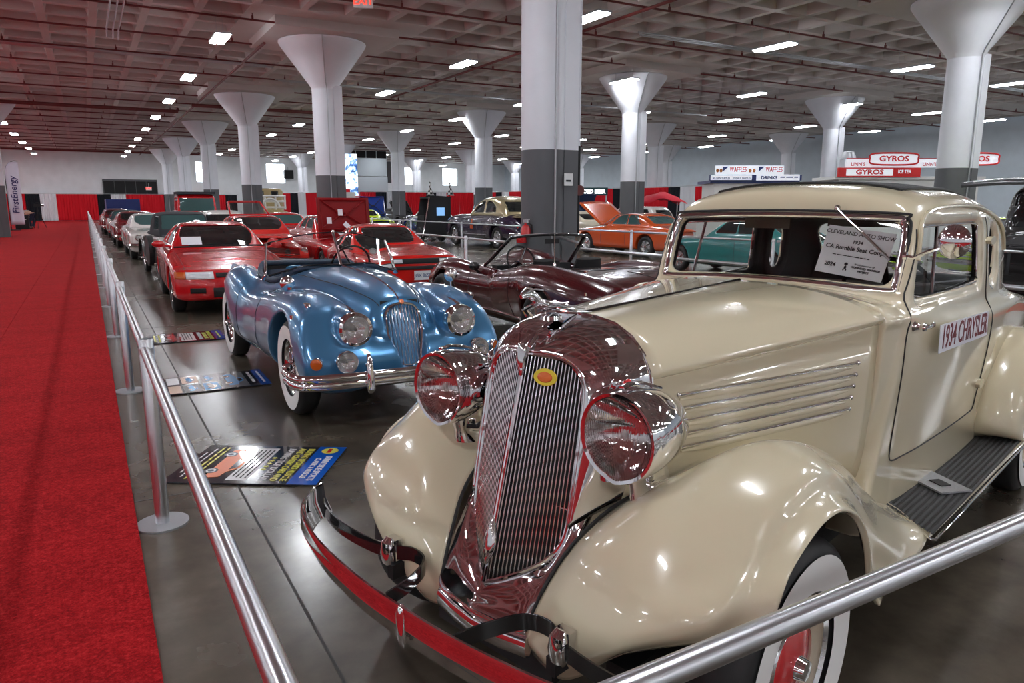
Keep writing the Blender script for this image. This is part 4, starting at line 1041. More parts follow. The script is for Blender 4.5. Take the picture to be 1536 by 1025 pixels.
# grille
gf = lambda y, z: .375+(.88-z)*.32-.9*y*y
go = []
for a in np.linspace(0, 2*PI, 40, endpoint=False):
    z = .655+.228*math.cos(a); w_ = float(gw(np.array([z]))[0])*(1 if math.sin(a) > 0 else -1)*min(1, abs(math.sin(a))*4); go.append((gf(w_, z)+.006, w_, z))
b = MB(); b.tube(go, .011, 10, closed=True); g = b.obj('grille_surround', 'chrome', XK)
b = MB()
for k in range(-4, 5):
    y = k*.0255; zs = []
    for z in np.linspace(.435, .875, 45):
        if abs(y) < float(gw(np.array([z]))[0])-.006: zs.append(z)
    if zs: b.tube([(gf(y, z)+.010*math.sin(PI*(z-zs[0])/(zs[-1]-zs[0]))-.004, y*(1+.25*(z-.65)), z) for z in np.linspace(zs[0], zs[-1], 12)], 0, 8, flat=(.0045,.012), up=(0,1,0))
b.obj('grille_bars', 'chrome', g)
b = MB(); b.add([(gf(0, z)-.05, y, z) for y in (-.15,.15) for z in (.40,.90)], [(0,1,3,2)]); b.obj('radiator_core', 'matte', g)
b = MB(); T = basis((gf(0,.885)+.004,0,.893), (0,1,0), (-.6,0,1)); b.lathe([(0,.012),(.018,.010),(.021,0)], 20, M4=T); b.obj('grille_badge', 'badge_o', g)
# lamps
for s in (1,-1):
    round_lamp(XK, (.555,s*.42,.74), .100, yaw=s*.03, pitch=.0, depth=.10, lens='lens', k=1.22)
    MB().tube([(.50,s*.42,.862),(.42,s*.42,.882),(.30,s*.42,.895)], 0, 8, flat=[(.012,.014),(.008,.010),(.003,.003)]).obj('headlamp_crest', 'chrome', XK)
    fl_ = round_lamp(XK, (.655,s*.523,.53), .076, name='fog_lamp', depth=.06, lens='lens', k=1.05)
    MB().tube([(.64,s*.523,.44),(.64,s*.523,.46)], .010, 8).tube([(.64,s*.523,.61),(.64,s*.523,.622)], .012, 8).obj('lamp_bracket', 'chrome', fl_)
    p = SJ.front(s*.715,.515) or (.5, s*.715, .515)
    round_lamp(XK, (p[0]+.012, s*.715, .515), .040, name='turn_signal', yaw=s*.55, lens='amber', depth=.03)
    p = SJ.top(.20, s*.665, .0) or (.2, s*.665, .9)
    b = MB(); b.tube([(p[0]+.06,p[1],p[2]+.004),(p[0]+.03,p[1],p[2]+.018),(p[0]-.03,p[1],p[2]+.022),(p[0]-.12,p[1],p[2]+.012)], 0, 10, flat=[(.014,.018),(.020,.022),(.014,.018),(.003,.004)]); b.obj('fender_lamp', 'chrome', XK)
p = SJ.top(-.62,-.60,0) or (-.62,-.60,.93)
b = MB(); b.cyl(p, (p[0],p[1],p[2]+.035), .008, 8); b.lathe([(0,.035),(.03,.03),(.052,.016),(.062,-.002),(.058,-.01),(0,-.008)], 28, 'X', c=(p[0],p[1],p[2]+.055)); b.obj('round_mirror', 'chrome', XK)
p = SJ.top(-.12,.66,0) or (-.62,.60,.93)
b = MB(); b.cyl(p, (p[0],p[1],p[2]+.06), .008, 8); b.lathe([(0,.035),(.03,.03),(.052,.016),(.062,-.002),(.058,-.01),(0,-.008)], 28, 'X', c=(p[0],p[1],p[2]+.10)); b.obj('round_mirror', 'chrome', XK)
# bumper
bp = crom([(.42,-.90,.43),(.60,-.885,.425),(.69,-.80,.42),(.745,-.5,.42),(.765,0,.42),(.745,.5,.42),(.69,.80,.42),(.60,.885,.425),(.42,.90,.43)], 7)
bum = MB().sweep(bp, [(a, c) for a, c in [(-.056,.0),(-.050,.014),(-.030,.022),(-.006,.018),(.0,.014),(.006,.020),(.030,.030),(.050,.020),(.056,.0),(.045,-.004),(-.045,-.004)]]).obj('front_bumper', 'chrome', XK, angle=50)
for s in (1,-1):
    b = MB(); b.tube([(.79,s*.41,.335),(.805,s*.41,.36),(.80,s*.41,.47),(.785,s*.41,.57),(.765,s*.41,.60)], 0, 14, flat=[(.015,.02),(.030,.030),(.028,.028),(.020,.020),(.008,.012)], up=(1,0,0)); b.box((.765,s*.41,.45), (.04,.03,.16)); b.obj('overrider', 'chrome', bum)
MB().sweep(crom([(-3.65,-.55,.45),(-3.85,-.35,.45),(-3.88,0,.45),(-3.85,.35,.45),(-3.65,.55,.45)], 5), [(-.04,.01),(.04,.01),(.04,-.01),(-.04,-.01)]).obj('rear_bumper', 'chrome', XK)
for x in (-.12,-2.70):
    for s in (1,-1): wheel(XK, x, s*.665, s, R=.37, w=.165, rr=.225, style='wire')
b = MB(); b.box((-1.4,0,.27), (3.2,1.1,.05)); b.cyl((-.12,-.6,.37), (-.12,.6,.37), .03, 8); b.cyl((-2.7,-.6,.37), (-2.7,.6,.37), .03, 8); b.obj('chassis', 'matte', XK, smooth=False)
# ------------------------------------------------------------------ generic car builder for the cars further back
def P_(name, col, **k): M[name] = mat(name, col, k.pop('r', .25), k.pop('metal', 0.), coat=1., coatr=.02, **k); return name
P_('red_paint', (.55,.006,.010)); P_('bright_red_paint', (.66,.012,.008)); P_('maroon_paint', (.060,.004,.006), r=.2); P_('orange_paint', (.62,.085,.012))
P_('white_paint', (.72,.70,.67)); P_('navy_paint', (.012,.03,.10)); P_('royal_paint', (.01,.035,.22)); P_('purple_paint', (.022,.010,.035)); P_('gold_paint', (.45,.37,.22), metal=.5)
P_('lime_paint', (.50,.70,.02)); P_('teal_paint', (.02,.22,.22)); P_('pale_blue_paint', (.20,.32,.40)); P_('blackpaint', (.008,.008,.009)); P_('tan_paint', (.38,.29,.14)); P_('burgundy_paint', (.16,.008,.012)); P_('grey_paint', (.16,.17,.18), metal=.5)
M['red_under'] = mat('dark_red_underside', (.22,.004,.006), .5, spec=.3); M['plate_white'] = mat('plate_white', (.75,.78,.80), .4); M['plate_blue'] = mat('plate_blue', (.03,.06,.2), .5); M['head_white'] = mat('headlamp_cover', (.75,.78,.82), .08, spec=.8, coat=1.); M['fabric_int'] = mat('dark_interior', (.02,.02,.022), .8)
M['upholstery'] = mat('dark_red_trim', (.10,.012,.014), .6)
def halfplanes(a, b, pts):
    """signed region (<0 inside) of a convex polygon given ccw or cw"""
    pts = [np.array(p) for p in pts]; ar = sum(pts[i][0]*pts[(i+1) % len(pts)][1]-pts[(i+1) % len(pts)][0]*pts[i][1] for i in range(len(pts)))
    sg = 1 if ar > 0 else -1; d = None
    for i in range(len(pts)):
        p, q = pts[i], pts[(i+1) % len(pts)]; e = q-p; n = np.array([e[1], -e[0]])*sg/np.linalg.norm(e)
        v = (a-p[0])*n[0]+(b-p[1])*n[1]; d = v if d is None else smax(d, v, .02)
    return d
def build_car(c):
    """c: dict spec; local +x forward, origin on the ground under the front axle"""
    K = c.get; root = thing(c['name'], c['label'], 'car', (*c['at'], 0), R_(c['rz']), None)
    h = K('h', .025); sc = K('scale', 1.)
    G = Grid(c['x'][0]-.05, c['x'][1]+.05, K('yw', .98), .10, K('zmax', 1.45)+.06, h); X, Y, Z = G.X, G.Y, G.Z; aY = np.abs(Y)
    top = prof(*c['top']); hw = prof(*c['hw']); bot = prof(*K('bot', [(c['x'][0], .26), (c['x'][0]+.5, .2), (c['x'][1]-.5, .2), (c['x'][1], .26)]))
    d = G.loft(hw, top, bot, K('n', 5.))
    if K('nose'): d = smax(d, X-prof(*c['nose'])(Z)+K('plan', .15)*(aY/.85)**3, .05)
    if K('tail'): d = smax(d, prof(*c['tail'])(Z)-X+.12*(aY/.85)**3, .05)
    if K('tuck', 1): d = smax(d, aY-hw(X)-K('side', prof((.1,-.08),(.35,-.01),(.6,0),(.75,0),(.95,-.035),(1.2,-.05)))(Z), .05)
    for f in K('fend', []):
        e = G.loft(prof(*f['w']), prof(*f['t']), prof(*f['b']), f.get('n', 2.5), None, prof(*f['y'])); fx = [q[0] for q in f['w']]; e = smax(smax(e, X-max(fx)-.01, .03), min(fx)-.01-X, .03); d = smin(d, e, f.get('k', .08))
    body_f = d
    gh = None
    if K('roof'):
        rp = prof(*c['roof']); w0, w1 = c['gw']; zb, zr = c['gz']
        gw = w0+(w1-w0)*np.clip((Z-zb)/(zr-zb), 0, 1.2)
        if K('gplan'): gw = gw*prof(*c['gplan'])(X)
        slope = K('rslope', .55)
        gh = G.fix(smax(aY-gw, (Z-(rp(X)-K('crown', .05)*(aY/.6)**3))*slope, K('rr', .09)))
        gh = np.maximum(gh, zb-.12-Z)
        (wb_x, wb_z), (wt_x, wt_z) = c['ws']; 
        wr = aY-(gw-K('pil', .075)); 
        cut = None
        lx = wb_x+(wt_x-wb_x)*(Z-wb_z)/(wt_z-wb_z)
        cut = np.maximum(np.maximum(wr, wb_z+.02-Z), np.maximum(Z-wt_z, lx-.10-X))
        if K('bl'):
            (bb_x, bb_z), (bt_x, bt_z) = c['bl']; lx = bb_x+(bt_x-bb_x)*(Z-bb_z)/(bt_z-bb_z)
            cut = np.minimum(cut, np.maximum(np.maximum(aY-(gw-K('blp', .10)), bb_z-Z), np.maximum(Z-bt_z, X-lx-.10)))
        for poly in K('win', []): cut = np.minimum(cut, np.maximum(halfplanes(X, Z, poly), .30-aY))
        shell = smax(gh, -np.maximum(cut, -(gh+.035)), .006)
        glass = np.maximum(gh+.016, zb-.06-Z)
        glass = np.maximum(glass, -(cut-.03)*-1)
    if K('cockpit'):
        x0, x1, y1, z0 = c['cockpit']; d = smax(d, -np.maximum(rrect(X, Y, x0, x1, -y1, y1, .12), z0-Z), .02)
    wbx = c['wb']; WR = K('R', .33); tr = K('track', .74)
    for cx_, k in ((0, 0), (-wbx, 1)):
        ar = np.sqrt((X-cx_)**2+(Z-WR)**2)-(K('arch', WR+.055)-(.0 if k == 0 else K('rarch', 0)))
        d = smax(d, -np.maximum(ar, (tr-.22)-aY), .012)
    if gh is not None and not K('toptone'): d = smin(d, shell, K('gk', .025)); d = smax(d, -np.maximum(cut, -(gh+.035)), .006) if K('gk', .025) > .03 else d
    if K('cutfn'): d = c['cutfn'](G, d)
    me = G.mesh('car_body', d, [c['paint'], 'matte'], K('sm', 3))
    if K('splits'): pts_ = split_mesh(me, ['car_body']+[n_ for n_, _ in c['splits']], lambda q: c['cls'](*q.T), root)
    else: pts_ = [link('car_body', me, root)]
    body = pts_[0]
    if gh is not None:
        if K('toptone'): link('roof', G.mesh('roof', shell, [c['toptone']], 1), root)
        link('window_glass', G.mesh('glass', glass, [K('glassm', 'dark_glass')], 1), root)
    SF = Surf(*[o.data for o in pts_]); root_pts = pts_
    for x in (0, -wbx):
        for s in (1,-1): wheel(root, x, s*tr, s, R=WR, w=K('tw', .19), rr=WR*K('rimk', .62), white=K('white', False), rim=K('rim', 'steel'), hub=K('hub', 'chrome'), style=K('wstyle', 'mag'))
    b = MB(); b.box((-wbx/2, 0, .25), (wbx+1.2, tr*1.5, .10)); b.obj('chassis', 'matte', root, smooth=False)
    sm = K('seams', []); paths = []
    for kind, p in sm:
        if kind == 'S':
            for s in (1,-1): paths.append(SF.sides(p, s, .001))
        if kind == 'T':
            for s in (1,-1): paths.append(SF.tops([(x, s*y) for x, y in p], .001))
    paths = [p for p in paths if len(p) > 1]
    if paths: seam('panel_gap', paths, body, .004)
    for it in K('front', []): lampset(root, SF, it, 1, c)
    for it in K('rear', []): lampset(root, SF, it, -1, c)
    if K('mirror'):
        mx, my, mz, mm = c['mirror']
        for s in (1,-1):
            b = MB(); b.ball((mx, s*my, mz), .085, 14, sc=(.55,1.15,.68)); b.tube([(mx+.03, s*(my-.2), mz-.05), (mx, s*(my-.05), mz-.02)], .02, 8); b.obj('door_mirror', mm, root)
    return root, SF, root_pts
def interp_line(y0, y1, n): return [y0+(y1-y0)*i/(n-1) for i in range(n)]
def lampset(root, SF, it, sg, c):
    k = it[0]
    if k == 'round':      # y z r lensmat name
        _, y, z, r, lens, nm = it
        for s in (1,-1):
            p = SF.front(s*y, z, 0, sg) or (0, s*y, z)
            o = round_lamp(root, (p[0]+sg*.012, s*y, z), r, name=nm, yaw=0 if sg > 0 else PI, lens=lens, depth=.06)
    elif k == 'patch':    # y0 y1 z0 z1 mat name off : conforming patch on both sides
        _, y0, y1, z0, z1, m, nm, off = it
        for s in (1,-1):
            V = []
            for z in interp_line(z0, z1, 4):
                row = [SF.front(s*y, z, sg*off, sg) for y in interp_line(y0, y1, 6)]
                V.append(row)
            if all(p for r in V for p in r):
                b = MB(); b.grid(V); solidify(b.obj(nm, m, root), .02, 0, 0)
            if y0 < 0: break
    elif k == 'bumper':   # x offset, halfwidth, z, height, mat, wrap
        _, x, hw_, z, hh, m, wrap = it
        pts = crom([(x-sg*wrap, -hw_-.03, z), (x-sg*.05, -hw_+.04, z), (x, -hw_*.6, z), (x+sg*.02, 0, z), (x, hw_*.6, z), (x-sg*.05, hw_-.04, z), (x-sg*wrap, hw_+.03, z)], 5)
        pr = [(-hh/2,0),(-hh/3,.03),(0,.045),(hh/3,.03),(hh/2,0),(hh/3,-.01),(-hh/3,-.01)]
        MB().sweep(pts, [(a, b_*sg) for a, b_ in pr]).obj('bumper', m, root)
    elif k == 'bars':     # grille bars: x y0 y1 z0 z1 n dir mat
        _, x, hw_, z0, z1, n, dr, m = it
        g = MB(); g.box((x-sg*.03, 0, (z0+z1)/2), (.03, hw_*2, z1-z0)); g = g.obj('grille', 'matte', root, smooth=False)
        b = MB()
        for i in range(n):
            if dr == 'H': b.box((x, 0, z0+(z1-z0)*(i+.5)/n), (.02, hw_*2, .012))
            else: b.box((x, -hw_+2*hw_*(i+.5)/n, (z0+z1)/2), (.02, .012, z1-z0))
        b.tube([(x+.0,-hw_,z0),(x,hw_,z0),(x,hw_,z1),(x,-hw_,z1)], .012, 6, closed=True)
        b.obj('grille_bars', m, g, smooth=False, weld=False)
    elif k == 'plate':    # x z text
        _, x, z, tx, y = it; x = max([abs(p[0]) for p in (SF.front(y, z+q, 0, sg) for q in (-.06,.06)) if p]+[abs(x)])*sg+sg*.02
        pl = MB().box((0,0,0), (.31,.16,.006)).obj('licence_plate', 'plate_white', root, smooth=False, M4=basis((x, y, z), (0,sg,0), (0,0,1), (sg,0,0)))
        if tx: text(tx, .085, 'plate_blue', pl, Matrix.Translation((0,-.005,.004)), bold=.001, sx=.9)
def hood_open(root, hinge, w, L, ang, m, m_in, name='raised_bonnet', papers=(), th=.03):
    """panel hinged at (x,z); ang from +x direction, degrees"""
    a = R_(ang); x0, z0 = hinge; dx, dz_ = math.cos(a), math.sin(a)
    T = basis((x0, 0, z0), (dx,0,dz_), (0,1,0))
    b = MB(); V = []
    for u in np.linspace(0, L, 9): V.append([(u, y, .035*(1-(y/w)**2)+.02*(1-(u/L))) for y in np.linspace(-w, w, 11)])
    b.grid(V); o = solidify(b.obj(name, m, root, M4=T), th, 0, 0)
    b = MB(); b.tube([(.06,-w+.08,-.01),(L-.06,-w+.08,-.01),(L-.06,w-.08,-.01),(.06,w-.08,-.01)], .025, 6, closed=True); b.tube([(.1,-w+.12,-.012),(L*.55,0,-.012),(.1,w-.12,-.012)], .025, 6); b.tube([(L-.08,-w+.12,-.012),(L*.45,0,-.012),(L-.08,w-.12,-.012)], .025, 6); b.obj('bonnet_bracing', m_in, o)
    return o, T
CARS = {}
S60 = dict(side=prof((.1,-.10),(.3,-.03),(.5,-.005),(.7,.0),(.85,-.02),(1.0,-.05)))
# red modern coupe
k = dict(name='sports_coupe_car', label='red boxy two-door coupe with wide headlamps behind the blue roadster', at=(1.84,12.05), rz=-91.5, h=.016, x=(-3.75,.92), paint='red_paint', n=6., wb=2.62, R=.325, track=.735, rimk=.70, rim='steel',
  top=[(.92,.55),(.84,.635),(.5,.72),(0,.82),(-.62,.90),(-1.2,.93),(-2.4,.95),(-3.0,.96),(-3.6,.94),(-3.75,.85)], hw=[(.92,.70),(.75,.80),(.3,.855),(-1,.87),(-3,.86),(-3.6,.80),(-3.75,.72)],
  nose=[(.1,.76),(.22,.87),(.45,.90),(.56,.88),(.66,.83),(.8,.7),(1.2,.7)], plan=.26, roof=[(-.55,.80),(-.68,.92),(-1.05,1.13),(-1.40,1.285),(-1.7,1.325),(-2.1,1.32),(-2.5,1.25),(-2.85,1.12),(-3.15,.96)], gw=(.755,.555), gz=(.92,1.3), rr=.10, rslope=.75,
  ws=((-.62,.92),(-1.36,1.255)), bl=((-3.05,1.0),(-2.55,1.2)), win=[[(-1.02,.96),(-1.42,1.235),(-2.0,1.24),(-2.08,.96)],[(-2.14,.96),(-2.1,1.23),(-2.35,1.2),(-2.62,.98)]],
  front=[('patch',.30,.66,.555,.65,'head_white','headlamp',.004),('patch',.665,.80,.555,.65,'amber','turn_signal',.004),('patch',-.27,.27,.575,.635,'matte','grille',.003),('patch',.42,.62,.355,.43,'matte','bumper_vent',.003),('patch',-.32,.32,.24,.43,'matte','lower_intake',.003),('patch',.40,.62,.20,.235,'matte','lip_vent',.003)],
  mirror=(-.98,.90,.985,'red_paint'), seams=[('S',[(-.62,z) for z in np.linspace(.85,.3,8)]),('S',[(-2.0,z) for z in np.linspace(.9,.3,8)]),('T',[(x,.68-.04*x) for x in np.linspace(.7,-.55,14)])])
SKY, sf, _ = build_car(k)
b = MB(); b.tube([(-.62,-.70,.945),(-.60,0,.955),(-.62,.70,.945)], .014, 8); b.obj('cowl_wiper', 'matte', SKY)
sheet_card = tag(MB().box((0,0,0), (.30,.22,.003)).obj('paper_sheet', 'paper', None, smooth=False), 'white information sheet behind the windshield of the red boxy coupe', 'paper')
sheet_card.matrix_world = Matrix.Translation((1.84,12.05,0)) @ Matrix.Rotation(R_(-91.5), 4, 'Z') @ basis((-.79,-.42,1.035), (0,1,0), (-.72,0,.45))
# red wedge coupe with licence plate
k = dict(name='sports_car', label='red wedge-nosed sports car with black nose band and licence plate', at=(5.06,12.73), rz=-94., h=.018, x=(-3.35,1.02), paint='bright_red_paint', n=5., wb=2.43, R=.31, track=.70, rim='black',
  top=[(1.02,.60),(.95,.70),(.6,.76),(0,.81),(-.5,.85),(-1.2,.87),(-2.4,.90),(-3.1,.86),(-3.35,.7)], hw=[(1.02,.70),(.8,.79),(0,.83),(-2.4,.83),(-3.1,.78),(-3.35,.70)],
  nose=[(.1,.86),(.3,.97),(.6,.98),(.7,.93),(.85,.7),(1.2,.7)], roof=[(-.42,.74),(-.55,.86),(-.95,1.06),(-1.28,1.19),(-1.6,1.235),(-1.9,1.22),(-2.4,1.11),(-2.9,.95),(-3.2,.80)], gw=(.71,.53), gz=(.86,1.2), rr=.09, rslope=.75,
  ws=((-.50,.87),(-1.24,1.175)), bl=((-3.0,.92),(-2.1,1.15)), win=[[(-.95,.90),(-1.35,1.15),(-1.70,1.16),(-1.74,.90)],[(-1.86,.91),(-1.84,1.14),(-2.1,1.11),(-2.5,.93)]], glassm='dark_glass',
  fend=[dict(w=[(.8,.12),(0,.16),(-.7,.10)], t=[(.8,.62),(.3,.77),(0,.80),(-.7,.78)], b=[(.8,.3),(-.7,.3)], y=[(.8,.64),(0,.66),(-.7,.68)])],
  front=[('patch',-.60,.60,.60,.685,'matte','grille_band',.006),('patch',.61,.71,.60,.68,'amber','turn_signal',.008),('patch',-.76,.76,.50,.56,'rubber','bumper_strip',.012),('plate',1.02,.40,'JGX 8655',-.0),('patch',.34,.54,.615,.67,'head_white','fog_lamp',.012)], mirror=(-.80,.84,.93,'blackpaint'),
  seams=[('T',[(x,.52) for x in np.linspace(.85,-.45,10)]),('S',[(-.70,z) for z in np.linspace(.8,.3,8)]),('S',[(-1.8,z) for z in np.linspace(.8,.3,8)])])
build_car(k)
# maroon convertible with peaked fenders
def vcls(x, y, z): return np.where((x < -.72) & (x > -1.85) & (z > .30) & (np.abs(y) > .50), np.where(y > 0, 1, 2), 0)
k = dict(sm=6, name='convertible_car', label='dark maroon open-top sports car with sharply peaked fenders', at=(4.97,9.03), rz=89., h=.014, x=(-3.70,1.12), zmax=1.0, paint='maroon_paint', n=4.5, wb=2.53, R=.345, track=.755, tw=.21, rim='steel', splits=[('door',0),('door',0)], cls=vcls,
  nose=[(.1,.72),(.5,.86),(.65,.80),(.8,.62),(1.0,.45)], plan=.30, top=[(1.1,.50),(.9,.60),(.5,.70),(0,.77),(-.5,.81),(-.9,.84),(-1.9,.86),(-2.3,.90),(-2.8,.92),(-3.3,.90),(-3.62,.84),(-3.7,.78)], hw=[(1.1,.55),(.8,.74),(.3,.84),(0,.86),(-.6,.80),(-1.3,.775),(-1.9,.81),(-2.5,.89),(-3.1,.87),(-3.6,.78),(-3.7,.74)],
  side=prof((.1,-.16),(.3,-.09),(.5,-.02),(.62,.0),(.75,-.03),(.9,-.10)),
  fend=[dict(w=[(1.0,.10),(.6,.17),(0,.19),(-.5,.16),(-1.2,.08)], t=[(1.05,.52),(.8,.68),(.4,.83),(.1,.895),(-.2,.90),(-.6,.87),(-1.2,.84)], b=[(1.0,.40),(-1.2,.35)], y=[(1.0,.50),(.5,.60),(0,.655),(-.6,.64),(-1.2,.66)], n=2.1, k=.05),
        dict(w=[(-1.35,.06),(-1.8,.13),(-2.3,.19),(-2.8,.19),(-3.3,.14),(-3.65,.08)], t=[(-1.35,.82),(-1.7,.885),(-2.1,.955),(-2.5,.975),(-2.9,.95),(-3.3,.90),(-3.65,.83)], b=[(-1.35,.4),(-3.65,.45)], y=[(-1.35,.68),(-2.3,.68),(-3,.66),(-3.65,.58)], n=2.1, k=.05)],
  rear=[('round',.58,.72,.055,'redlens','tail_lamp'),('round',.40,.72,.055,'redlens','tail_lamp'),('bumper',-3.72,.70,.56,.06,'chrome',.25)], cockpit=(-1.95,-.95,.56,.42), seams=[('S',[(-.74,z) for z in np.linspace(.8,.33,8)]+[(x,.30) for x in (-.9,-1.3,-1.7)]+[(-1.84,z) for z in np.linspace(.33,.85,8)])])
VET, sf, vp = build_car(k)
w0 = [(-.92,.64,.86),(-1.02,.62,.92),(-1.40,.545,1.20),(-1.44,.50,1.225),(-1.47,.25,1.245),(-1.48,0,1.25)]
fullw = w0+[(p[0], -p[1], p[2]) for p in w0[-2::-1]]
wf = MB().tube(crom(fullw, 4), .026, 10, flat=(.018,.030)).obj('windshield_frame', 'black', VET)
MB().tube(crom([(p[0]-.01, p[1]*1.02, p[2]+.012) for p in fullw], 4), .009, 8).obj('chrome_edge', 'chrome', wf)
lo = crom([(-.92,.62,.87),(-.80,.3,.88),(-.78,0,.885),(-.80,-.3,.88),(-.92,-.62,.87)], 4); hi = crom([(-1.40,.535,1.20),(-1.465,.27,1.235),(-1.475,0,1.24),(-1.465,-.27,1.235),(-1.40,-.535,1.20)], 4)
MB().grid([lo, hi]).obj('windshield_glass', 'glass', wf)
b = MB(); b.box((-1.50,0,1.17), (.02,.2,.06)); b.obj('rear_view_mirror', 'matte', wf, smooth=False)
b = MB(); b.box((-1.45,0,.44), (1.0,1.1,.03)); b.box((-1.02,0,.78), (.14,1.1,.16)); b.box((-1.5,0,.56), (.95,.22,.22)); b.obj('cabin_trim', 'fabric_int', VET, smooth=False)
for s in (1,-1):
    b = MB(); b.tube([(-1.72,s*.30,.55),(-1.80,s*.30,.80),(-1.86,s*.30,.97)], 0, 14, flat=[(.08,.22),(.07,.22),(.04,.18)], up=(1,0,0)); b.box((-1.52,s*.30,.54), (.44,.42,.12)); b.obj('seat', 'matte', VET)
T = Matrix.Translation((-1.32,.34,.93)) @ Matrix.Rotation(R_(-66), 4, 'Y')
b = MB(); b.tube([(.19*math.cos(a), .19*math.sin(a), 0) for a in np.linspace(0, 2*PI, 32, endpoint=False)], .012, 8, closed=True, M4=T); sw = b.obj('steering_wheel', 'matte', VET)
b = MB()
for a in (0, 120, 240): b.cyl((0,0,-.03), (.19*math.cos(R_(a+90)), .19*math.sin(R_(a+90)), 0), .014, 8, M4=T)
b.cyl((0,0,0), (0,0,-.3), .03, 10, M4=T); b.obj('wheel_spokes', 'chrome', sw)
b = MB(); p = sf.top(-.95,.74,0) or (-.95,.74,.85); b.ball((p[0],.80,p[2]+.085), .07, 12, sc=(.6,1.1,.8)); b.cyl((p[0],.74,p[2]), (p[0],.79,p[2]+.05), .018, 8); b.obj('door_mirror', 'blackpaint', VET)
for s in (1,): 
    q = sf.top(-2.78, .0, 0)
b = MB(); q = sf.top(-2.5,.60,0) or (-2.5,.6,.95); b.cyl(q, (q[0],q[1],q[2]+.62), .0035, 6); b.lathe([(0,0),(.02,0),(.018,.03),(.006,.05)], 12, c=q); b.obj('aerial', 'chrome', VET)
seam('deck_trim', [sf.tops([(-2.02,y) for y in np.linspace(-.5,.5,10)]+[(x,.52) for x in np.linspace(-2.06,-2.75,8)]+[(-2.78,y) for y in np.linspace(.5,-.5,10)], .001), sf.tops([(x, .0) for x in np.linspace(-3.0,-3.6,6)], .001)], vp[0], .004)
b = MB(); b.tube(crom([p for p in (sf.side(x, .33, 1, .004) for x in np.linspace(-.45,-2.05,8)) if p], 2), .012, 8); b.obj('sill_trim', 'chrome', VET)
# chrome fender mirror of the maroon car seen against its front wing
q = sf.top(.05,.66,0) or (.05,.66,.9)
# silver ball lamp standing on the roadster side
# -------- 60s style template
def sixties(**k):
    base = dict(name='coupe_car', h=.025, x=(-3.95,.85), n=5.5, wb=2.74, R=.33, track=.74, rimk=.60,
      top=[(.85,.66),(.78,.76),(.4,.83),(0,.87),(-.7,.92),(-1.2,.94),(-2.4,.97),(-3.0,.97),(-3.6,.92),(-3.88,.86),(-3.95,.76)],
      hw=[(.85,.78),(.6,.86),(-1,.89),(-3,.89),(-3.7,.84),(-3.95,.78)], nose=[(.1,.68),(.35,.80),(.6,.84),(.8,.82),(1.1,.8)], plan=.06, tail=[(.1,-3.75),(.4,-3.88),(.7,-3.92),(1.0,-3.86)],
      roof=[(-.62,.86),(-.78,.97),(-1.1,1.18),(-1.35,1.31),(-1.7,1.345),(-2.2,1.335),(-2.55,1.25),(-2.9,1.08),(-3.1,.95)], gw=(.74,.60), gz=(.96,1.32), rslope=.75,
      ws=((-.74,.97),(-1.30,1.275)), bl=((-2.98,1.03),(-2.52,1.24)), blp=.12, win=[[(-1.12,.99),(-1.42,1.27),(-1.78,1.28),(-1.80,.99)],[(-1.85,.99),(-1.83,1.28),(-2.2,1.26),(-2.4,1.0)]],
      front=[('round',.62,.66,.085,'lens','headlamp'),('bars',.845,.48,.55,.74,6,'H','chrome'),('bumper',.90,.86,.45,.11,'chrome',.35)], rear=[('bumper',-3.98,.86,.48,.11,'chrome',.35),('patch',.45,.72,.60,.72,'redlens','tail_lamp',.008)],
      seams=[('S',[(-.78,z) for z in np.linspace(.88,.3,8)]),('S',[(-1.9,z) for z in np.linspace(.9,.3,8)])], mirror=None)
    base.update(k); return build_car(base)
# ------------------------------------------------------------------ the rest of the show cars
sixties(label='white hardtop coupe with round headlamps in the left row, behind the black-topped roadster', at=(1.87,24.4), rz=-89.5, paint='white_paint', glassm='teal_glass')
sixties(label='dark red chrome-fronted coupe in the left row behind the white hardtop coupe', at=(1.75,31.5), rz=-89, paint='burgundy_paint', h=.032)
sixties(label='white coupe with black roof in the left row behind the dark red coupe', at=(1.75,38.6), rz=-89, paint='white_paint', toptone='cloth_black', glassm='teal_glass', h=.032)
sixties(label='small dark red car near the far end of the left row', at=(1.6,46.0), rz=-89, paint='burgundy_paint', h=.035)
sixties(label='blue car at the far end of the left row', at=(1.7,53.2), rz=-89, paint='royal_paint', h=.035)
sixties(label='pale car with teal-tinted windshield beyond the white hardtop coupe', at=(4.3,38.5), rz=-91, paint='pale_blue_paint', glassm='teal_glass', h=.032)
sixties(label='dark blue low car beside the pale car with teal windshield', at=(5.65,43.9), rz=-90, paint='navy_paint', h=.035)
sixties(label='white-roofed wagon between the red hatchback and the black-roofed red pickup', at=(3.95,24.6), rz=-90, paint='white_paint', h=.03, roof=[(-.62,.86),(-.78,.97),(-1.1,1.20),(-1.35,1.35),(-1.7,1.42),(-3.2,1.41),(-3.6,1.25),(-3.8,.95)], bl=((-3.75,1.03),(-3.5,1.28)), win=[[(-1.12,.99),(-1.42,1.29),(-1.98,1.30),(-2.0,.99)],[(-2.05,.99),(-2.05,1.30),(-3.2,1.28),(-3.4,1.0)]])
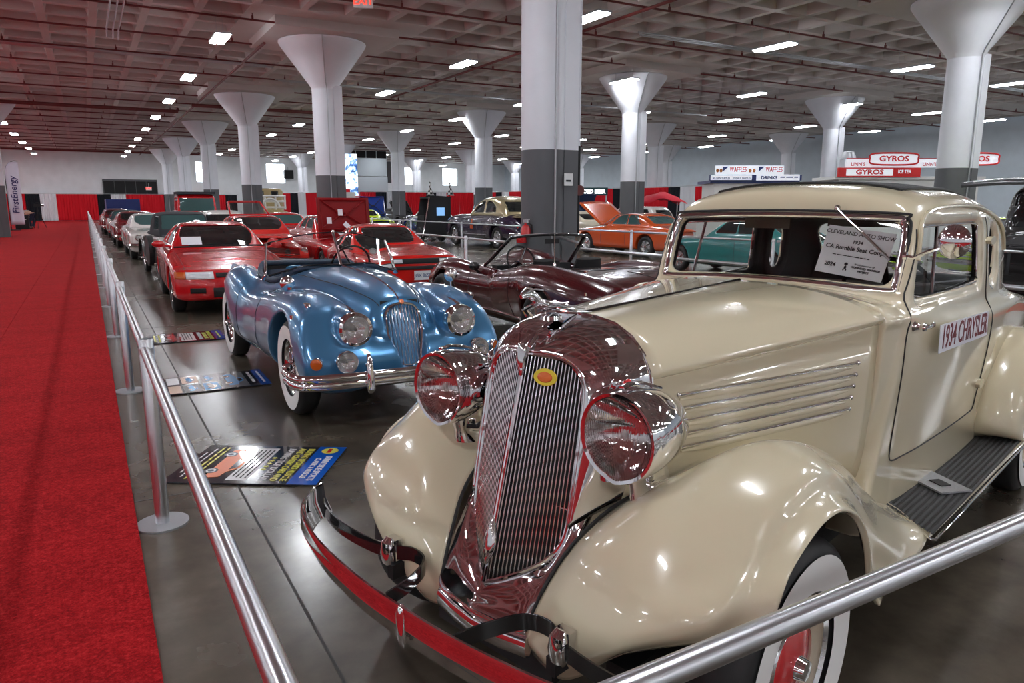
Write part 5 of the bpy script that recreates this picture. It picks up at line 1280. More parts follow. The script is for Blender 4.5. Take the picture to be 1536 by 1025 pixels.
# red hatchback, rear hatch frame raised
r_, sf, _ = sixties(label='red hatchback with its framed glass hatch raised behind the boxy red coupe', at=(3.78,18.3), rz=-90, paint='bright_red_paint', h=.025, x=(-3.3,.85), wb=2.35, top=[(.85,.60),(.78,.68),(0,.80),(-.7,.88),(-2.4,.93),(-3.0,.93),(-3.3,.8)], hw=[(.85,.72),(.6,.80),(-2.8,.80),(-3.3,.74)], tail=[(.1,-3.15),(1.2,-3.2)], rear=[], bl=None)
T = basis((-2.1,0,1.33), (-math.cos(R_(28)),0,math.sin(R_(28))), (0,-1,0))
b = MB(); b.tube([(0,-.50,0),(.8,-.42,-.05),(.85,-.36,-.06),(.85,.36,-.06),(.8,.42,-.05),(0,.50,0)], .035, 8, closed=True); o = b.obj('raised_hatch', 'red_paint', r_, M4=T)
MB().box((.42,0,-.02), (.8,.8,.012)).obj('hatch_glass', 'glass', o, smooth=False)
# red saloon with raised bonnet
r_, sf, _ = sixties(label='red saloon with raised bonnet carrying white paper notices, behind the wedge-nosed sports car', at=(5.72,17.75), rz=-90, paint='red_paint', h=.025, glassm='teal_glass')
hood_open(r_, (-.62,.93), .68, .86, 99, 'red_under', 'red_under')
for k_, (y, u, a) in enumerate(((-.12,.46,0), (-.42,.26,0), (.02,.14,45))):
    o = tag(MB().box((0,0,0), (.12,.16,.004)).obj('paper_notice', 'paper', None, smooth=False), ('white paper notice high on the underside of the raised red bonnet', 'white paper notice low on the left of the raised red bonnet', 'tilted white paper notice at the bottom edge of the raised red bonnet')[k_], 'notice')
    o.matrix_world = Matrix.Translation((5.72,17.75,0)) @ Matrix.Rotation(R_(-90), 4, 'Z') @ basis((-.60-.16*u+.07, y, .95+u), (0,1,0), (-.15,0,1)) @ Matrix.Rotation(R_(a), 4, 'Z')
sixties(label='red car with teal-tinted windshield seen left of the raised red bonnet', at=(5.75,23.9), rz=-90, paint='red_paint', h=.028, glassm='teal_glass', mirror=(-1.0,.92,1.02,'red_paint'))
# black-topped vintage roadster in the left row
fendv = [dict(w=[(.45,.06),(.25,.11),(-.4,.10),(-.9,.08)], t=[(.5,.40),(.35,.62),(.05,.76),(-.35,.66),(-.7,.45),(-.95,.34)], b=[(.5,.30),(.3,.48),(.05,.62),(-.35,.52),(-.7,.30),(-.95,.22)], y=[(.5,.66),(-.95,.70)], k=.02),
         dict(w=[(-1.9,.08),(-2.3,.12),(-2.9,.11)], t=[(-1.7,.36),(-1.95,.60),(-2.3,.80),(-2.7,.72),(-3.0,.45)], b=[(-1.7,.25),(-1.95,.40),(-2.3,.60),(-2.7,.5),(-3.0,.3)], y=[(-1.7,.72),(-3.0,.68)], k=.02)]
k = dict(name='roadster_car', label='vintage black-fendered roadster with white bonnet and raised black fabric roof in the left row', at=(2.0,17.5), rz=-87, h=.02, x=(-3.0,.5), zmax=1.6, paint='white_paint', n=3.5, wb=2.3, R=.34, track=.69, tw=.14, wstyle='wire', tuck=0,
  top=[(.35,.92),(.2,.98),(-.3,1.0),(-.85,1.04),(-1.3,.98),(-2.2,.95),(-2.7,.85),(-3.0,.6)], hw=[(.35,.17),(0,.24),(-.8,.46),(-1.2,.56),(-2.2,.56),(-2.8,.42),(-3.0,.3)], bot=[(-3.,.35),(.4,.35)],
  toptone='cloth_black', roof=[(-.78,.95),(-.86,1.05),(-1.0,1.30),(-1.10,1.40),(-1.5,1.45),(-2.1,1.42),(-2.4,1.28),(-2.55,1.0)], gw=(.55,.50), gz=(1.0,1.4), rslope=.8, rr=.06, ws=((-.84,1.04),(-1.02,1.36)), bl=None, win=[[(-1.05,1.04),(-1.15,1.34),(-1.8,1.34),(-1.85,1.04)]], pil=.05, glassm='teal_glass')
r_, sf, _ = build_car(k)
for s in (1,-1):
    b = MB(); V = []
    arc = crom([(.42,.38),(.36,.58),(.18,.76),(0,.80),(-.25,.74),(-.5,.55),(-.75,.38),(-1.0,.33),(-1.5,.33),(-1.75,.38),(-1.95,.6),(-2.2,.80),(-2.45,.82),(-2.75,.66),(-2.9,.42)], 4)
    V = [[(x, s*(.56+.0), z-.03),(x, s*.64, z+.015),(x, s*.72, z+.015),(x, s*.80, z-.03)] for x, z in arc]
    b.grid(V); solidify(b.obj('wing', 'blackpaint', r_), .015, 0, 0)
    round_lamp(r_, (.40, s*.42, .86), .10, depth=.16, rim='black', lens='lens')
    b = MB(); b.lathe([(0,.03),(.2,.03),(.29,.06),(.34,.05),(.34,-.06),(0,-.06)], 24, 'Y', c=(-.62,s*.80,.60)) if s < 0 else None
    if s < 0: b.obj('spare_wheel', 'tyre', r_)
k_ = MB(); k_.box((.36,0,.72), (.03,.32,.42)); k_.obj('radiator', 'chrome', r_, smooth=False)
# tall red pickup with black roof
k = dict(name='pickup_truck', label='tall old red pickup truck with black roof rising above the left row', at=(3.95,31.3), rz=-90, h=.03, x=(-4.2,.6), zmax=2.1, paint='red_paint', n=5., wb=2.9, R=.38, track=.74, toptone='red_paint', tuck=0,
  top=[(.55,1.1),(.4,1.18),(-.7,1.25),(-1.0,1.28),(-2.4,1.28),(-2.5,1.05),(-4.2,1.05)], hw=[(.6,.42),(-.7,.62),(-1.1,.78),(-4.2,.80)], bot=[(-4.2,.5),(.6,.5)],
  roof=[(-.85,1.2),(-.95,1.35),(-1.05,1.85),(-1.15,2.0),(-1.5,2.06),(-2.2,2.06),(-2.4,1.95),(-2.48,1.3)], gw=(.74,.70), gz=(1.28,1.95), rr=.06, rslope=.9, ws=((-.95,1.32),(-1.05,1.85)), bl=((-2.46,1.4),(-2.42,1.8)), win=[[(-1.15,1.36),(-1.18,1.83),(-2.25,1.83),(-2.25,1.36)]], glassm='teal_glass',
  fend=[dict(w=[(.7,.10),(0,.15),(-.9,.10)], t=[(.72,.5),(.5,.80),(0,.96),(-.5,.8),(-.9,.55)], b=[(.7,.4),(-.9,.4)], y=[(.7,.68),(-.9,.74)], k=.05)], front=[('round',.62,.98,.09,'lens','headlamp')])
r_, sf, _ = build_car(k)
MB().box((-1.66,0,2.06), (1.36,1.42,.10)).obj('black_roof_cap', 'cloth_black', r_, smooth=False)
# tan utility vehicle with white tubular rack
k = dict(name='utility_vehicle', label='tan box-bodied utility vehicle with white tubular rack on its front', at=(7.95,37.6), rz=-95, h=.035, x=(-3.6,.7), zmax=2.45, paint='tan_paint', n=9., wb=2.6, R=.42, track=.74, tuck=0,
  top=[(.7,1.3),(-.7,1.35),(-.75,1.4),(-.8,2.35),(-.9,2.4),(-3.5,2.4),(-3.6,2.3)], hw=[(.7,.75),(-3.6,.80)], bot=[(-3.6,.5),(.7,.5)], front=[('patch',.18,.52,1.95,2.25,'dark_glass','window_pane',.01)])
r_, sf, _ = build_car(k)
b = MB()
for y in (-.7,-.25,.25,.7): b.tube([(.1,y,1.35),(.1,y,2.0)], .05, 8)
for z in (1.45,1.75,2.0): b.tube([(.1,-.75,z),(.1,.75,z)], .05, 8)
b.tube([(.12+0*a,.42*math.cos(a),1.45+.42*math.sin(a)) for a in np.linspace(0,PI,14)], .06, 8); b.obj('tubular_rack', 'offwhite', r_, weld=False)
# low covered blue box trailer at the far end
k = thing('box_trailer', 'navy blue box trailer standing behind the far end of the left row', 'trailer', (2.35,60.5,0))
M['navy_box'] = mat('navy_panel', (.012,.028,.16), .45)
MB().box((0,0,1.2), (2.1,4.,1.5)).obj('box_body', 'navy_box', k, smooth=False)
for s in (1,-1): MB().lathe([(0,-.1),(.36,-.1),(.38,0),(.36,.1),(0,.1)], 20, 'X', c=(s*1.1,0,.38)).obj('tyre', 'tyre', k)
MB().box((0,0,.45), (2.2,3.6,.12)).obj('chassis', 'matte', k, smooth=False)

# middle bay ------------------------------------------------
# purple 1950s sedan with gold roof, seen from the rear left
k = dict(name='sedan_car', label='dark purple bulbous sedan with gold roof behind the far railing', at=(13.75,26.7), rz=92, h=.02, x=(-4.15,.95), zmax=1.72, paint='purple_paint', n=4., wb=2.92, R=.35, track=.76, rim='steel', wstyle='mag',
  top=[(.95,.75),(.8,.95),(.3,1.05),(-.6,1.08),(-1.2,1.10),(-2.4,1.12),(-3.2,1.10),(-3.7,.98),(-4.0,.80),(-4.15,.6)], hw=[(.95,.55),(.6,.75),(-.6,.84),(-2.4,.86),(-3.4,.80),(-4.0,.62),(-4.15,.5)],
  toptone='gold_paint', roof=[(-.65,.95),(-.82,1.10),(-1.1,1.36),(-1.35,1.52),(-1.8,1.63),(-2.2,1.65),(-2.7,1.58),(-3.1,1.38),(-3.35,1.08)], gw=(.74,.60), gz=(1.1,1.6), rr=.14, rslope=.7, crown=.07, ws=((-.80,1.10),(-1.28,1.46)), bl=((-3.28,1.16),(-2.85,1.46)), blp=.13,
  win=[[(-1.2,1.13),(-1.42,1.45),(-1.85,1.50),(-1.88,1.13)],[(-1.98,1.13),(-1.96,1.50),(-2.3,1.47),(-2.62,1.30),(-2.65,1.14)]],
  fend=[dict(w=[(.9,.12),(.4,.2),(-.3,.18),(-1.2,.08)], t=[(.95,.7),(.6,.93),(0,.98),(-.8,.90),(-1.4,.80)], b=[(.9,.3),(-1.4,.3)], y=[(.9,.62),(0,.70),(-1.3,.74)], k=.05),
        dict(w=[(-2.1,.08),(-2.5,.15),(-3.0,.18),(-3.6,.15),(-4.0,.10)], t=[(-2.1,.78),(-2.5,.95),(-2.9,1.0),(-3.4,.93),(-3.9,.70),(-4.05,.55)], b=[(-2.1,.3),(-4.0,.35)], y=[(-2.1,.76),(-3.0,.76),(-4.0,.62)], k=.05)],
  rear=[('bumper',-4.2,.82,.46,.14,'chrome',.45),('round',.66,.70,.05,'redlens','tail_lamp')], seams=[('S',[(-.85,z) for z in np.linspace(1.,.35,8)]),('S',[(-1.93,z) for z in np.linspace(1.05,.35,8)])])
CHV, sf, _ = build_car(k); CHV.scale = (1.13,1.13,1.16)
for s in (1,-1):
    b = MB(); b.tube([p for p in (sf.side(x, .42, s, .006) for x in np.linspace(-.6,-2.3,12)) if p], .014, 8); b.obj('sill_trim', 'chrome', CHV)
o = None
for (x, z, w, hh, m, nm) in ((-1.25,.66,.20,.12,'orange_paint','orange_sticker'),(-1.25,.82,.10,.16,'orange_paint','orange_sticker'),(-2.95,.78,.18,.07,'plate_white','white_sticker')):
    V = [[sf.side(x+w*(u-.5), z+hh*(v-.5), 1, .006) for u in (0,.25,.5,.75,1)] for v in (0,.5,1)]
    if all(q for r in V for q in r): b = MB(); b.grid(V); b.obj(nm, m, CHV)
V = [[sf.front(.48+.28*(u-.5), .60+.16*(v-.5), -.006, -1) for u in (0,.25,.5,.75,1)] for v in (0,.5,1)]
if all(q for r in V for q in r): b = MB(); b.grid(V); b.obj('blue_sticker', 'royal_paint', CHV)
# black tilt-front hot rod with two checkered flags
k = thing('hot_rod_front', 'black upright tilted car front beside the purple sedan, blue screen showing through', 'car', (12.95,29.5,0), R_(0))
b = MB(); V = [[(-.55+.30*v+.0, -.55, .25+v*1.65), (0+.1*v, -.75+.1*v, .25+v*1.72), (.75, -.6, .25+v*1.68)] for v in np.linspace(0, 1, 6)]; b.grid(V); b.grid([[(p[0], p[1]+.9, p[2]) for p in r] for r in V]); b.poly([(-.28,-.6,1.86),(.8,-.6,1.86),(.8,.35,1.86),(-.28,.35,1.86)], .06); b.box((.1,-.1,.7), (1.1,.7,.9)); o = b.obj('tilted_front', 'matte', k)
b = MB(); b.tube([(-.58,-.60,.25),(-.43,-.62,1.0),(-.27,-.64,1.92)], .03, 8); b.obj('chrome_edge', 'chrome', k)
M['screen_blue'] = mat('blue_screen', (.1,.25,.5), .3, emis=(.25,.5,.9), es=.6)
MB().box((.18,-.80,1.30), (.36,.03,.34)).obj('blue_panel', 'screen_blue', k, smooth=False)
for s in (-1,1): MB().lathe([(0,-.09),(.30,-.09),(.33,0),(.30,.09),(0,.09)], 20, 'X', c=(s*.5,-.15,.33)).obj('tyre', 'tyre', k)
m_, t_, b_ = nt('checker'); M['checker'] = m_
ck = t_.nodes.new('ShaderNodeTexChecker'); ck.inputs['Scale'].default_value = 11; ck.inputs[1].default_value = (.8,.8,.8,1); ck.inputs[2].default_value = (.01,.01,.01,1); tc = t_.nodes.new('ShaderNodeTexCoord'); t_.links.new(tc.outputs['Object'], ck.inputs[0]); t_.links.new(ck.outputs[0], b_.inputs['Base Color'])
for j, (x, w) in enumerate(((-.22,'left'), (.72,'right'))):
    fl_ = thing('checkered_flag', 'black and white checkered flag, the %s of two above the black tilted car front' % w, 'flag', (12.95+x, 28.9, 1.93))
    MB().tube([(0,0,0),(0,0,.62)], .01, 6).obj('pole', 'matte', fl_)
    V = [[(.12*(1-v)*math.sin(3*u+2*v)+.16*(u-.5)*(1-v*.85)*2, -.05+.05*math.cos(5*u), .05+.55*v) for u in (0,.2,.4,.6,.8,1)] for v in np.linspace(0,1,6)]
    b = MB(); b.grid(V); solidify(b.obj('cloth', 'checker', fl_), .006)
sixties(label='royal blue coupe with white vinyl roof seen from behind through the railing', at=(15.83,37.25), rz=87, paint='royal_paint', toptone='offwhite', h=.028)
r_, sf, _ = sixties(label='lime green car with black interior behind the raised red bonnet', at=(13.5,38.0), rz=-88, paint='lime_paint', h=.032)
r_, sf, _ = sixties(label='dark car with raised blue-edged bonnet beside the lime green car', at=(15.5,43.5), rz=-100, paint='navy_paint', h=.035)
hood_open(r_, (-.62,.93), .75, 1.35, 120, 'royal_paint', 'matte')
r_, sf, _ = sixties(label='black car with raised bonnet behind the white-roofed blue coupe', at=(19.6,48.2), rz=-80, paint='blackpaint', h=.035)
hood_open(r_, (-.62,.93), .75, 1.2, 130, 'blackpaint', 'matte')
r_, sf, _ = sixties(label='pale blue tall pickup behind the checkered flags', at=(18.0,35.6), rz=200, paint='pale_blue_paint', h=.035, zmax=1.9, name='pickup_truck', roof=[(-.62,.9),(-.78,1.0),(-1.0,1.6),(-1.2,1.8),(-1.7,1.84),(-2.3,1.82),(-2.5,1.6),(-2.6,.95)], gz=(.96,1.75), ws=((-.74,1.0),(-1.05,1.66)), bl=((-2.55,1.1),(-2.48,1.6)), win=[[(-1.12,1.02),(-1.3,1.66),(-2.3,1.68),(-2.35,1.02)]])
r_, sf, _ = sixties(label='navy car with its flat boot lid raised behind the gold-roofed sedan', at=(19.6,31.2), rz=95, paint='navy_paint', h=.035)
T = basis((-2.9,0,.98), (-math.cos(R_(62)),0,math.sin(R_(62))), (0,-1,0)); MB().box((.62,0,0), (1.24,1.6,.05)).obj('raised_boot_lid', 'navy_paint', r_, M4=T, smooth=False)
# orange coupe with raised bonnet
k = dict(mirror=None)
r_, sf, _ = sixties(label='orange two-door coupe with raised bonnet and white side stripe behind the far railing', at=(15.25,20.0), rz=95, paint='orange_paint', h=.02, glassm='teal_glass', rear=[('bumper',-3.98,.86,.48,.11,'chrome',.35)], front=[('bumper',.90,.86,.45,.11,'chrome',.35)])
hood_open(r_, (-.60,.93), .72, 1.35, 33, 'orange_paint', 'matte')
b = MB(); V = [[sf.side(x, z, 1, .005) for x in np.linspace(.6,-3.6,26)] for z in (.775,.80)]
if all(q for r in V for q in r): b.grid(V); b.obj('side_stripe', 'offwhite', r_)
b = MB(); b.tube([(-.80,.74,.97),(-1.34,.66,1.27),(-1.5,.65,1.29),(-2.1,.65,1.28),(-2.42,.72,1.0)], .014, 8); b.tube([(-1.0,.73,.99),(-1.25,.70,1.2)], .012, 8); b.tube([(-1.8,.715,.99),(-1.85,.66,1.29)], .016, 8); b.obj('window_trim', 'chrome', r_)
r_, sf, _ = sixties(label='cream car with raised bonnet behind the orange coupe', at=(17.0,25.9), rz=92, paint='cream_in', h=.035)
hood_open(r_, (-.60,.93), .72, 1.3, 40, 'cream_in', 'matte')
sixties(label='silver wagon roof showing above the orange coupe', at=(22.6,29.6), rz=100, paint='white_paint', h=.035, roof=[(-.62,.86),(-.78,.97),(-1.1,1.25),(-1.35,1.45),(-1.7,1.55),(-3.2,1.54),(-3.6,1.35),(-3.8,.95)], bl=((-3.75,1.03),(-3.5,1.35)), win=[[(-1.12,.99),(-1.42,1.38),(-1.98,1.40),(-2.0,.99)],[(-2.05,.99),(-2.05,1.40),(-3.2,1.38),(-3.4,1.0)]])
sixties(label='teal car seen through the cream coupe windshield', at=(13.6,13.3), rz=92, paint='teal_paint', h=.03, rear=[('bumper',-3.98,.86,.48,.11,'chrome',.35),('plate',-4.03,.62,'',0)])
r_, sf, _ = sixties(label='lime green coupe seen through the side window of the cream coupe', at=(16.7,9.25), rz=158, paint='lime_paint', h=.03)
# black off-roader with tailgate up
k = dict(name='suv_car', label='large black vehicle with lifted tailgate at the right edge behind the cream coupe', at=(16.4,5.8), rz=6, h=.03, x=(-3.7,.8), zmax=2.0, paint='blackpaint', n=7., wb=2.7, R=.40, track=.78, tuck=0,
  top=[(.8,.95),(-.7,1.15),(-1.0,1.2),(-3.6,1.2),(-3.7,1.1)], hw=[(.8,.80),(-3.7,.88)], bot=[(-3.7,.35),(.8,.35)], roof=[(-.7,1.1),(-.9,1.25),(-1.3,1.75),(-1.6,1.93),(-3.4,1.95),(-3.6,1.85),(-3.68,1.2)], gw=(.80,.70), gz=(1.2,1.9), rr=.08, rslope=.9, ws=((-.88,1.22),(-1.3,1.75)), bl=((-3.68,1.25),(-3.6,1.78)), win=[[(-1.3,1.25),(-1.5,1.78),(-2.2,1.80),(-2.2,1.25)],[(-2.3,1.25),(-2.3,1.80),(-3.3,1.80),(-3.35,1.25)]])
r_, sf, _ = build_car(k)
T = basis((-3.55,0,1.95), (-1,0,.05), (0,-1,0)); b = MB(); V = [[(u, y, -.05*u*u+.03*(1-(y/.8)**2)) for y in np.linspace(-.78,.78,9)] for u in np.linspace(0,1.75,9)]; b.grid(V); solidify(b.obj('lifted_tailgate', 'grey_paint', r_, M4=T), .07, 0, 0)
# ------------------------------------------------------------------ railings
def make_post():
    t = thing('railing_post', 'x', 'railing post')
    MB().lathe([(.0,0),(.125,0),(.125,.010),(.0,.010)], 28).obj('base_plate', 'galv', t)
    b = MB(); b.lathe([(.034,.01),(.034,.965),(.031,.97),(.026,.97),(.026,.93),(0,.93)], 20); b.obj('tube', 'steel', t)
    b = MB(); b.lathe([(.0365,.895),(.0365,.925)], 20); b.obj('collar', 'galv', t)
    return t
def make_rail(L):
    b = MB(); b.tube([(0,.04,.915),(0,L-.04,.915)], .0225, 16); return b.mesh('rail', 'steel')
post0 = make_post(); pf = [True]; railm = {}
def run(p0, d, segs, off, lab, grp, skip=()):
    """posts at p0 + d*s for s in segs, rails between"""
    p0 = Vector(p0); d = Vector(d); a = math.atan2(d.y, d.x)-PI/2; nrm = Vector((math.cos(a), math.sin(a), 0))*off
    for i, s in enumerate(segs):
        if i not in skip:
            c = post0 if pf[0] else copy_tree(post0); pf[0] = False
            c.location = p0+d*s; c.rotation_euler = (0,0,a); c['label'] = 'grey metal post %s' % lab; c['group'] = grp+' posts'
        if i+1 < len(segs):
            L = round(segs[i+1]-s, 3)
            if L not in railm: railm[L] = make_rail(L)
            r = bpy.data.objects.new('rail', railm[L]); COL.objects.link(r); r.location = p0+d*s+nrm; r.rotation_euler = (0,0,a)
            tag(r, 'round silver rail %s' % lab, 'rail', grp+' rails')
run((.195,.72,0), (0,1,0), [0,3.2]+[3.2+3.1*k for k in range(1, 26)], -.008, 'of the barrier along the edge of the red carpet', 'carpet side barrier')
run((.225,.74,0), (1,0,0), [.0,3.25,6.2], .0, 'of the barrier in front of the cream coupe', 'front barrier', (0,))
run((6.78,1.2,0), (0,1,0), [0]+[3.1*k for k in range(1, 26) if True], .062, 'of the barrier behind the maroon convertible', 'middle barrier')
run((12.0,-5.,0), (0,1,0), [4.9*k for k in range(0, 18)], .062, 'of the barrier in front of the orange coupe and purple sedan', 'far barrier')

# ------------------------------------------------------------------ floor posters
M['p_dark'] = mat('poster_dark', (.02,.022,.03), .12, coat=.6); M['p_blue'] = mat('poster_blue', (.01,.10,.50), .15, coat=.6); M['p_yellow'] = mat('poster_yellow', (.70,.68,.10), .3, coat=.3)
M['p_white'] = mat('poster_white', (.78,.78,.80), .25, coat=.4); M['p_orange'] = mat('poster_orange', (.85,.22,.08), .3, coat=.4); M['p_grey'] = mat('poster_grey', (.16,.17,.19), .25, coat=.4); M['p_sky'] = mat('poster_sky_blue', (.12,.32,.62), .25, coat=.4); M['p_red'] = mat('poster_red', (.6,.03,.03), .25, coat=.4); M['p_tan'] = mat('poster_tan', (.55,.36,.25), .3)
def poster(loc, up, w, h, label):
    up = Vector(up).normalized(); rt = Vector((up.y, -up.x, 0))
    Mx = basis((loc[0], loc[1], .014), rt, up, (0,0,1))
    o = MB().box((0,0,-.006), (w,h,.008)).obj('floor_poster', 'p_dark', None, smooth=False); o.matrix_world = Mx; tag(o, label, 'poster'); return o
def rect(par, x, y, w, h, m, z=.0, name='printed_panel'): return MB().box((x,y,-.0015+z), (w,h,.001)).obj(name, m, par, smooth=False)
def flatpoly(par, pts, m, name='printed_picture', z=.0005): return MB().poly([(x,y,z-.002) for x, y in pts], .001, (0,0,1)).obj(name, m, par, smooth=False)
def car_pic(par, cx, cy, s, m, z=.0015):
    """little printed three-quarter car picture, nose to the left"""
    body = [(-1,-.05),(-.95,.10),(-.6,.20),(-.35,.22),(-.1,.45),(.35,.47),(.62,.25),(.95,.2),(1,-.02),(.95,-.15),(-.9,-.2)]
    win = [(-.28,.22),(-.06,.40),(.30,.41),(.48,.25)]
    o = flatpoly(par, [(cx+x*s, cy+y*s) for x, y in body], m, 'car_picture', z)
    flatpoly(o, [(cx+x*s, cy+y*s) for x, y in win], 'p_dark', 'printed_window', z+.001)
    for wx in (-.58,.58):
        b = MB(); b.lathe([(0,0),(.17*s,0)], 20, c=(cx+wx*s, cy-.14*s, z+.0005)); w_ = b.obj('printed_wheel', 'p_grey', o)
        b = MB(); b.lathe([(.08*s,.0),(.12*s,.0)], 16, c=(cx+wx*s, cy-.14*s, z+.0012)); b.obj('printed_rim', 'p_white', w_)
    return o
P1 = poster((.80,4.545), (.84,-.545,0), .66, .93, 'black and blue sales poster with an orange car picture, nearest of the floor posters')
rect(P1, 0, .375, .66, .18, 'p_blue')
join_text([('SUNNYSIDE SPORTS', .058, .06, .40, {'bold':.0008,'sx':.8}), ('CLASSIC & MUSCLE', .05, .06, .345, {'bold':.0006,'sx':.8})], 'lettering', 'p_white', P1)
b = MB(); b.lathe([(0,.0),(.055,.0)], 24, c=(-.25,.375,.0005), sq=(1,1)); o = b.obj('round_logo', 'p_yellow', P1); flatpoly(o, [(-.29,.36),(-.21,.36),(-.215,.385),(-.285,.385)], 'p_red', 'logo_print', .002)
join_text([('BUYING SPORTS MUSCLE', .058, 0, .245, {'bold':.0012,'sx':.86}), ('AND CLASSIC CARS AND', .058, 0, .185, {'bold':.0012,'sx':.86})], 'lettering', 'p_yellow', P1)
text('PAYING TOP DOLLAR', .062, 'p_white', P1, Matrix.Translation((0,.118,0)), bold=.0012, sx=.9)
b = MB()
for k in range(5):
    cx_ = (k-2)*.05
    pts = [(cx_+(.018 if q % 2 == 0 else .008)*math.sin(2*PI*q/10), .062+(.018 if q % 2 == 0 else .008)*math.cos(2*PI*q/10), -.001) for q in range(10)]; b.poly(pts, .002, (0,0,1))
b.obj('star_row', 'p_yellow', P1, smooth=False)
rect(P1, 0, -.035, .56, .13, 'p_white')
word_lines([(0,y_,.5,.017) for y_ in (.008,-.020,-.048,-.076)], 'small_print', 'ink', P1)
car_pic(P1, .0, -.21, .25, 'p_orange')
word_lines([(0,y_,.56,.024) for y_ in (-.31,-.345)], 'yellow_print', 'p_yellow', P1)
word_lines([(0,-.385,.5,.02),(0,-.42,.36,.02)], 'white_print', 'p_white', P1)
P2 = poster((.90,6.975), (1,-.03,0), .66, .86, 'grey poster of blue car photographs, middle one of the three floor posters')
rect(P2, 0, .385, .66, .09, 'p_blue'); word_lines([(0,.385,.5,.035)], 'white_print', 'p_white', P2)
word_lines([(0,.30,.5,.045)], 'white_print', 'p_white', P2)
rect(P2, 0, .14, .6, .22, 'p_grey'); car_pic(P2, .0, .12, .23, 'p_sky')
rect(P2, -.17, -.06, .27, .13, 'p_grey'); car_pic(P2, -.17, -.07, .11, 'p_sky'); rect(P2, .17, -.06, .27, .13, 'p_sky'); car_pic(P2, .17, -.07, .11, 'p_white')
rect(P2, -.17, -.22, .27, .14, 'p_tan'); car_pic(P2, -.17, -.23, .11, 'p_sky'); rect(P2, .17, -.22, .27, .14, 'p_grey'); car_pic(P2, .17, -.23, .11, 'p_sky'); rect(P2, -.17, -.36, .27, .10, 'p_white'); rect(P2, .17, -.36, .27, .10, 'p_tan')
P3 = poster((.93,9.60), (1,-.03,0), .66, .84, 'black poster with a red car picture, farthest of the three floor posters')
rect(P3, 0, .365, .66, .11, 'p_blue'); word_lines([(0,.365,.5,.035)], 'yellow_print', 'p_yellow', P3)
join_text([('BUYING SPORTS MUSCLE', .056, 0, .265, {'bold':.0012,'sx':.86}), ('AND CLASSIC CARS', .056, 0, .21, {'bold':.0012,'sx':.86})], 'lettering', 'p_yellow', P3)
text('PAYING TOP DOLLAR', .056, 'p_white', P3, Matrix.Translation((0,.15,0)), bold=.0012, sx=.9)
rect(P3, 0, .01, .56, .16, 'p_white'); word_lines([(0,y_,.5,.02) for y_ in (.05,.02,-.01,-.04)], 'small_print', 'ink', P3)
car_pic(P3, 0, -.17, .24, 'p_red'); word_lines([(0,-.30,.5,.032),(0,-.35,.5,.032)], 'yellow_print', 'p_yellow', P3)

# ------------------------------------------------------------------ pipe and drape walls
def cloth(name, col):
    m, t, b = nt(name); b.inputs['Base Color'].default_value = (*col, 1); b.inputs['Roughness'].default_value = .85; b.inputs['Specular IOR Level'].default_value = .2
    n = noise(t, 9, 3, stretch=(1,1,.1)); bump(t, b, n.outputs['Fac'], .3, .03); M[name] = m
cloth('drape_red', (.62,.012,.022)); cloth('drape_black', (.014,.016,.022)); cloth('drape_white', (.72,.72,.76))
drm = {}
def drape_mesh(w, m):
    if (w, m) in drm: return drm[(w, m)]
    n = 22; V = []
    for z in (0.03, .8, 1.7, 2.58):
        V.append([(-w/2+w*i/n, .035*math.sin(i*2.1)*(1.15-.25*z/2.6)+.02*math.sin(i*.9+z), z) for i in range(n+1)])
    b = MB(); b.grid(V); b.grid([[(p[0], p[1]+.012, p[2]) for p in r] for r in V]); me = b.mesh('drape', m); drm[(w, m)] = me; return me
NAMES = {'drape_red':'red', 'drape_black':'black', 'drape_white':'white'}
def drape_line(a, b_, pattern, lab, grp):
    a, b_ = Vector(a), Vector(b_); L = (b_-a).length; d = (b_-a)/L; ang = math.atan2(d.y, d.x); s = 0; i = 0
    while s < L-.4:
        w, m = pattern[i % len(pattern)]; w = min(w, L-s)
        w = round(w, 2); o = bpy.data.objects.new('drape', drape_mesh(w, m)); COL.objects.link(o); o.location = a+d*(s+w/2); o.rotation_euler = (0,0,ang)
        tag(o, '%s fabric drape panel hanging %s' % (NAMES[m], lab), 'drape', '%s drapes %s' % (NAMES[m], grp)); s += w; i += 1
    t = tag(MB().tube([tuple(a+Vector((0,0,2.62))), tuple(b_+Vector((0,0,2.62)))], .02, 8).obj('drape_rail', 'galv'), 'thin metal rail holding the drapes %s' % lab, 'rail')
RD, BK, WH = 'drape_red', 'drape_black', 'drape_white'
drape_line((-20.5,84.7,0), (14.6,84.7,0), [(1.75,RD),(1.75,RD),(1.2,BK),(1.35,WH)], 'along the far wall', 'on the far wall')
drape_line((15.6,69.,0), (19.4,58.2,0), [(1.5,RD),(1.2,BK),(1.2,WH),(1.5,RD)], 'on the angled line left of centre', 'on the angled line')
drape_line((19.4,58.,0), (29.3,57.,0), [(1.3,RD),(.9,BK),(.9,WH),(1.2,RD)], 'across the middle distance', 'in the middle distance')
drape_line((29.5,56.5,0), (29.5,26.,0), [(1.5,RD),(1.5,RD),(1.0,BK),(1.2,WH)], 'behind the orange coupe', 'behind the orange coupe')

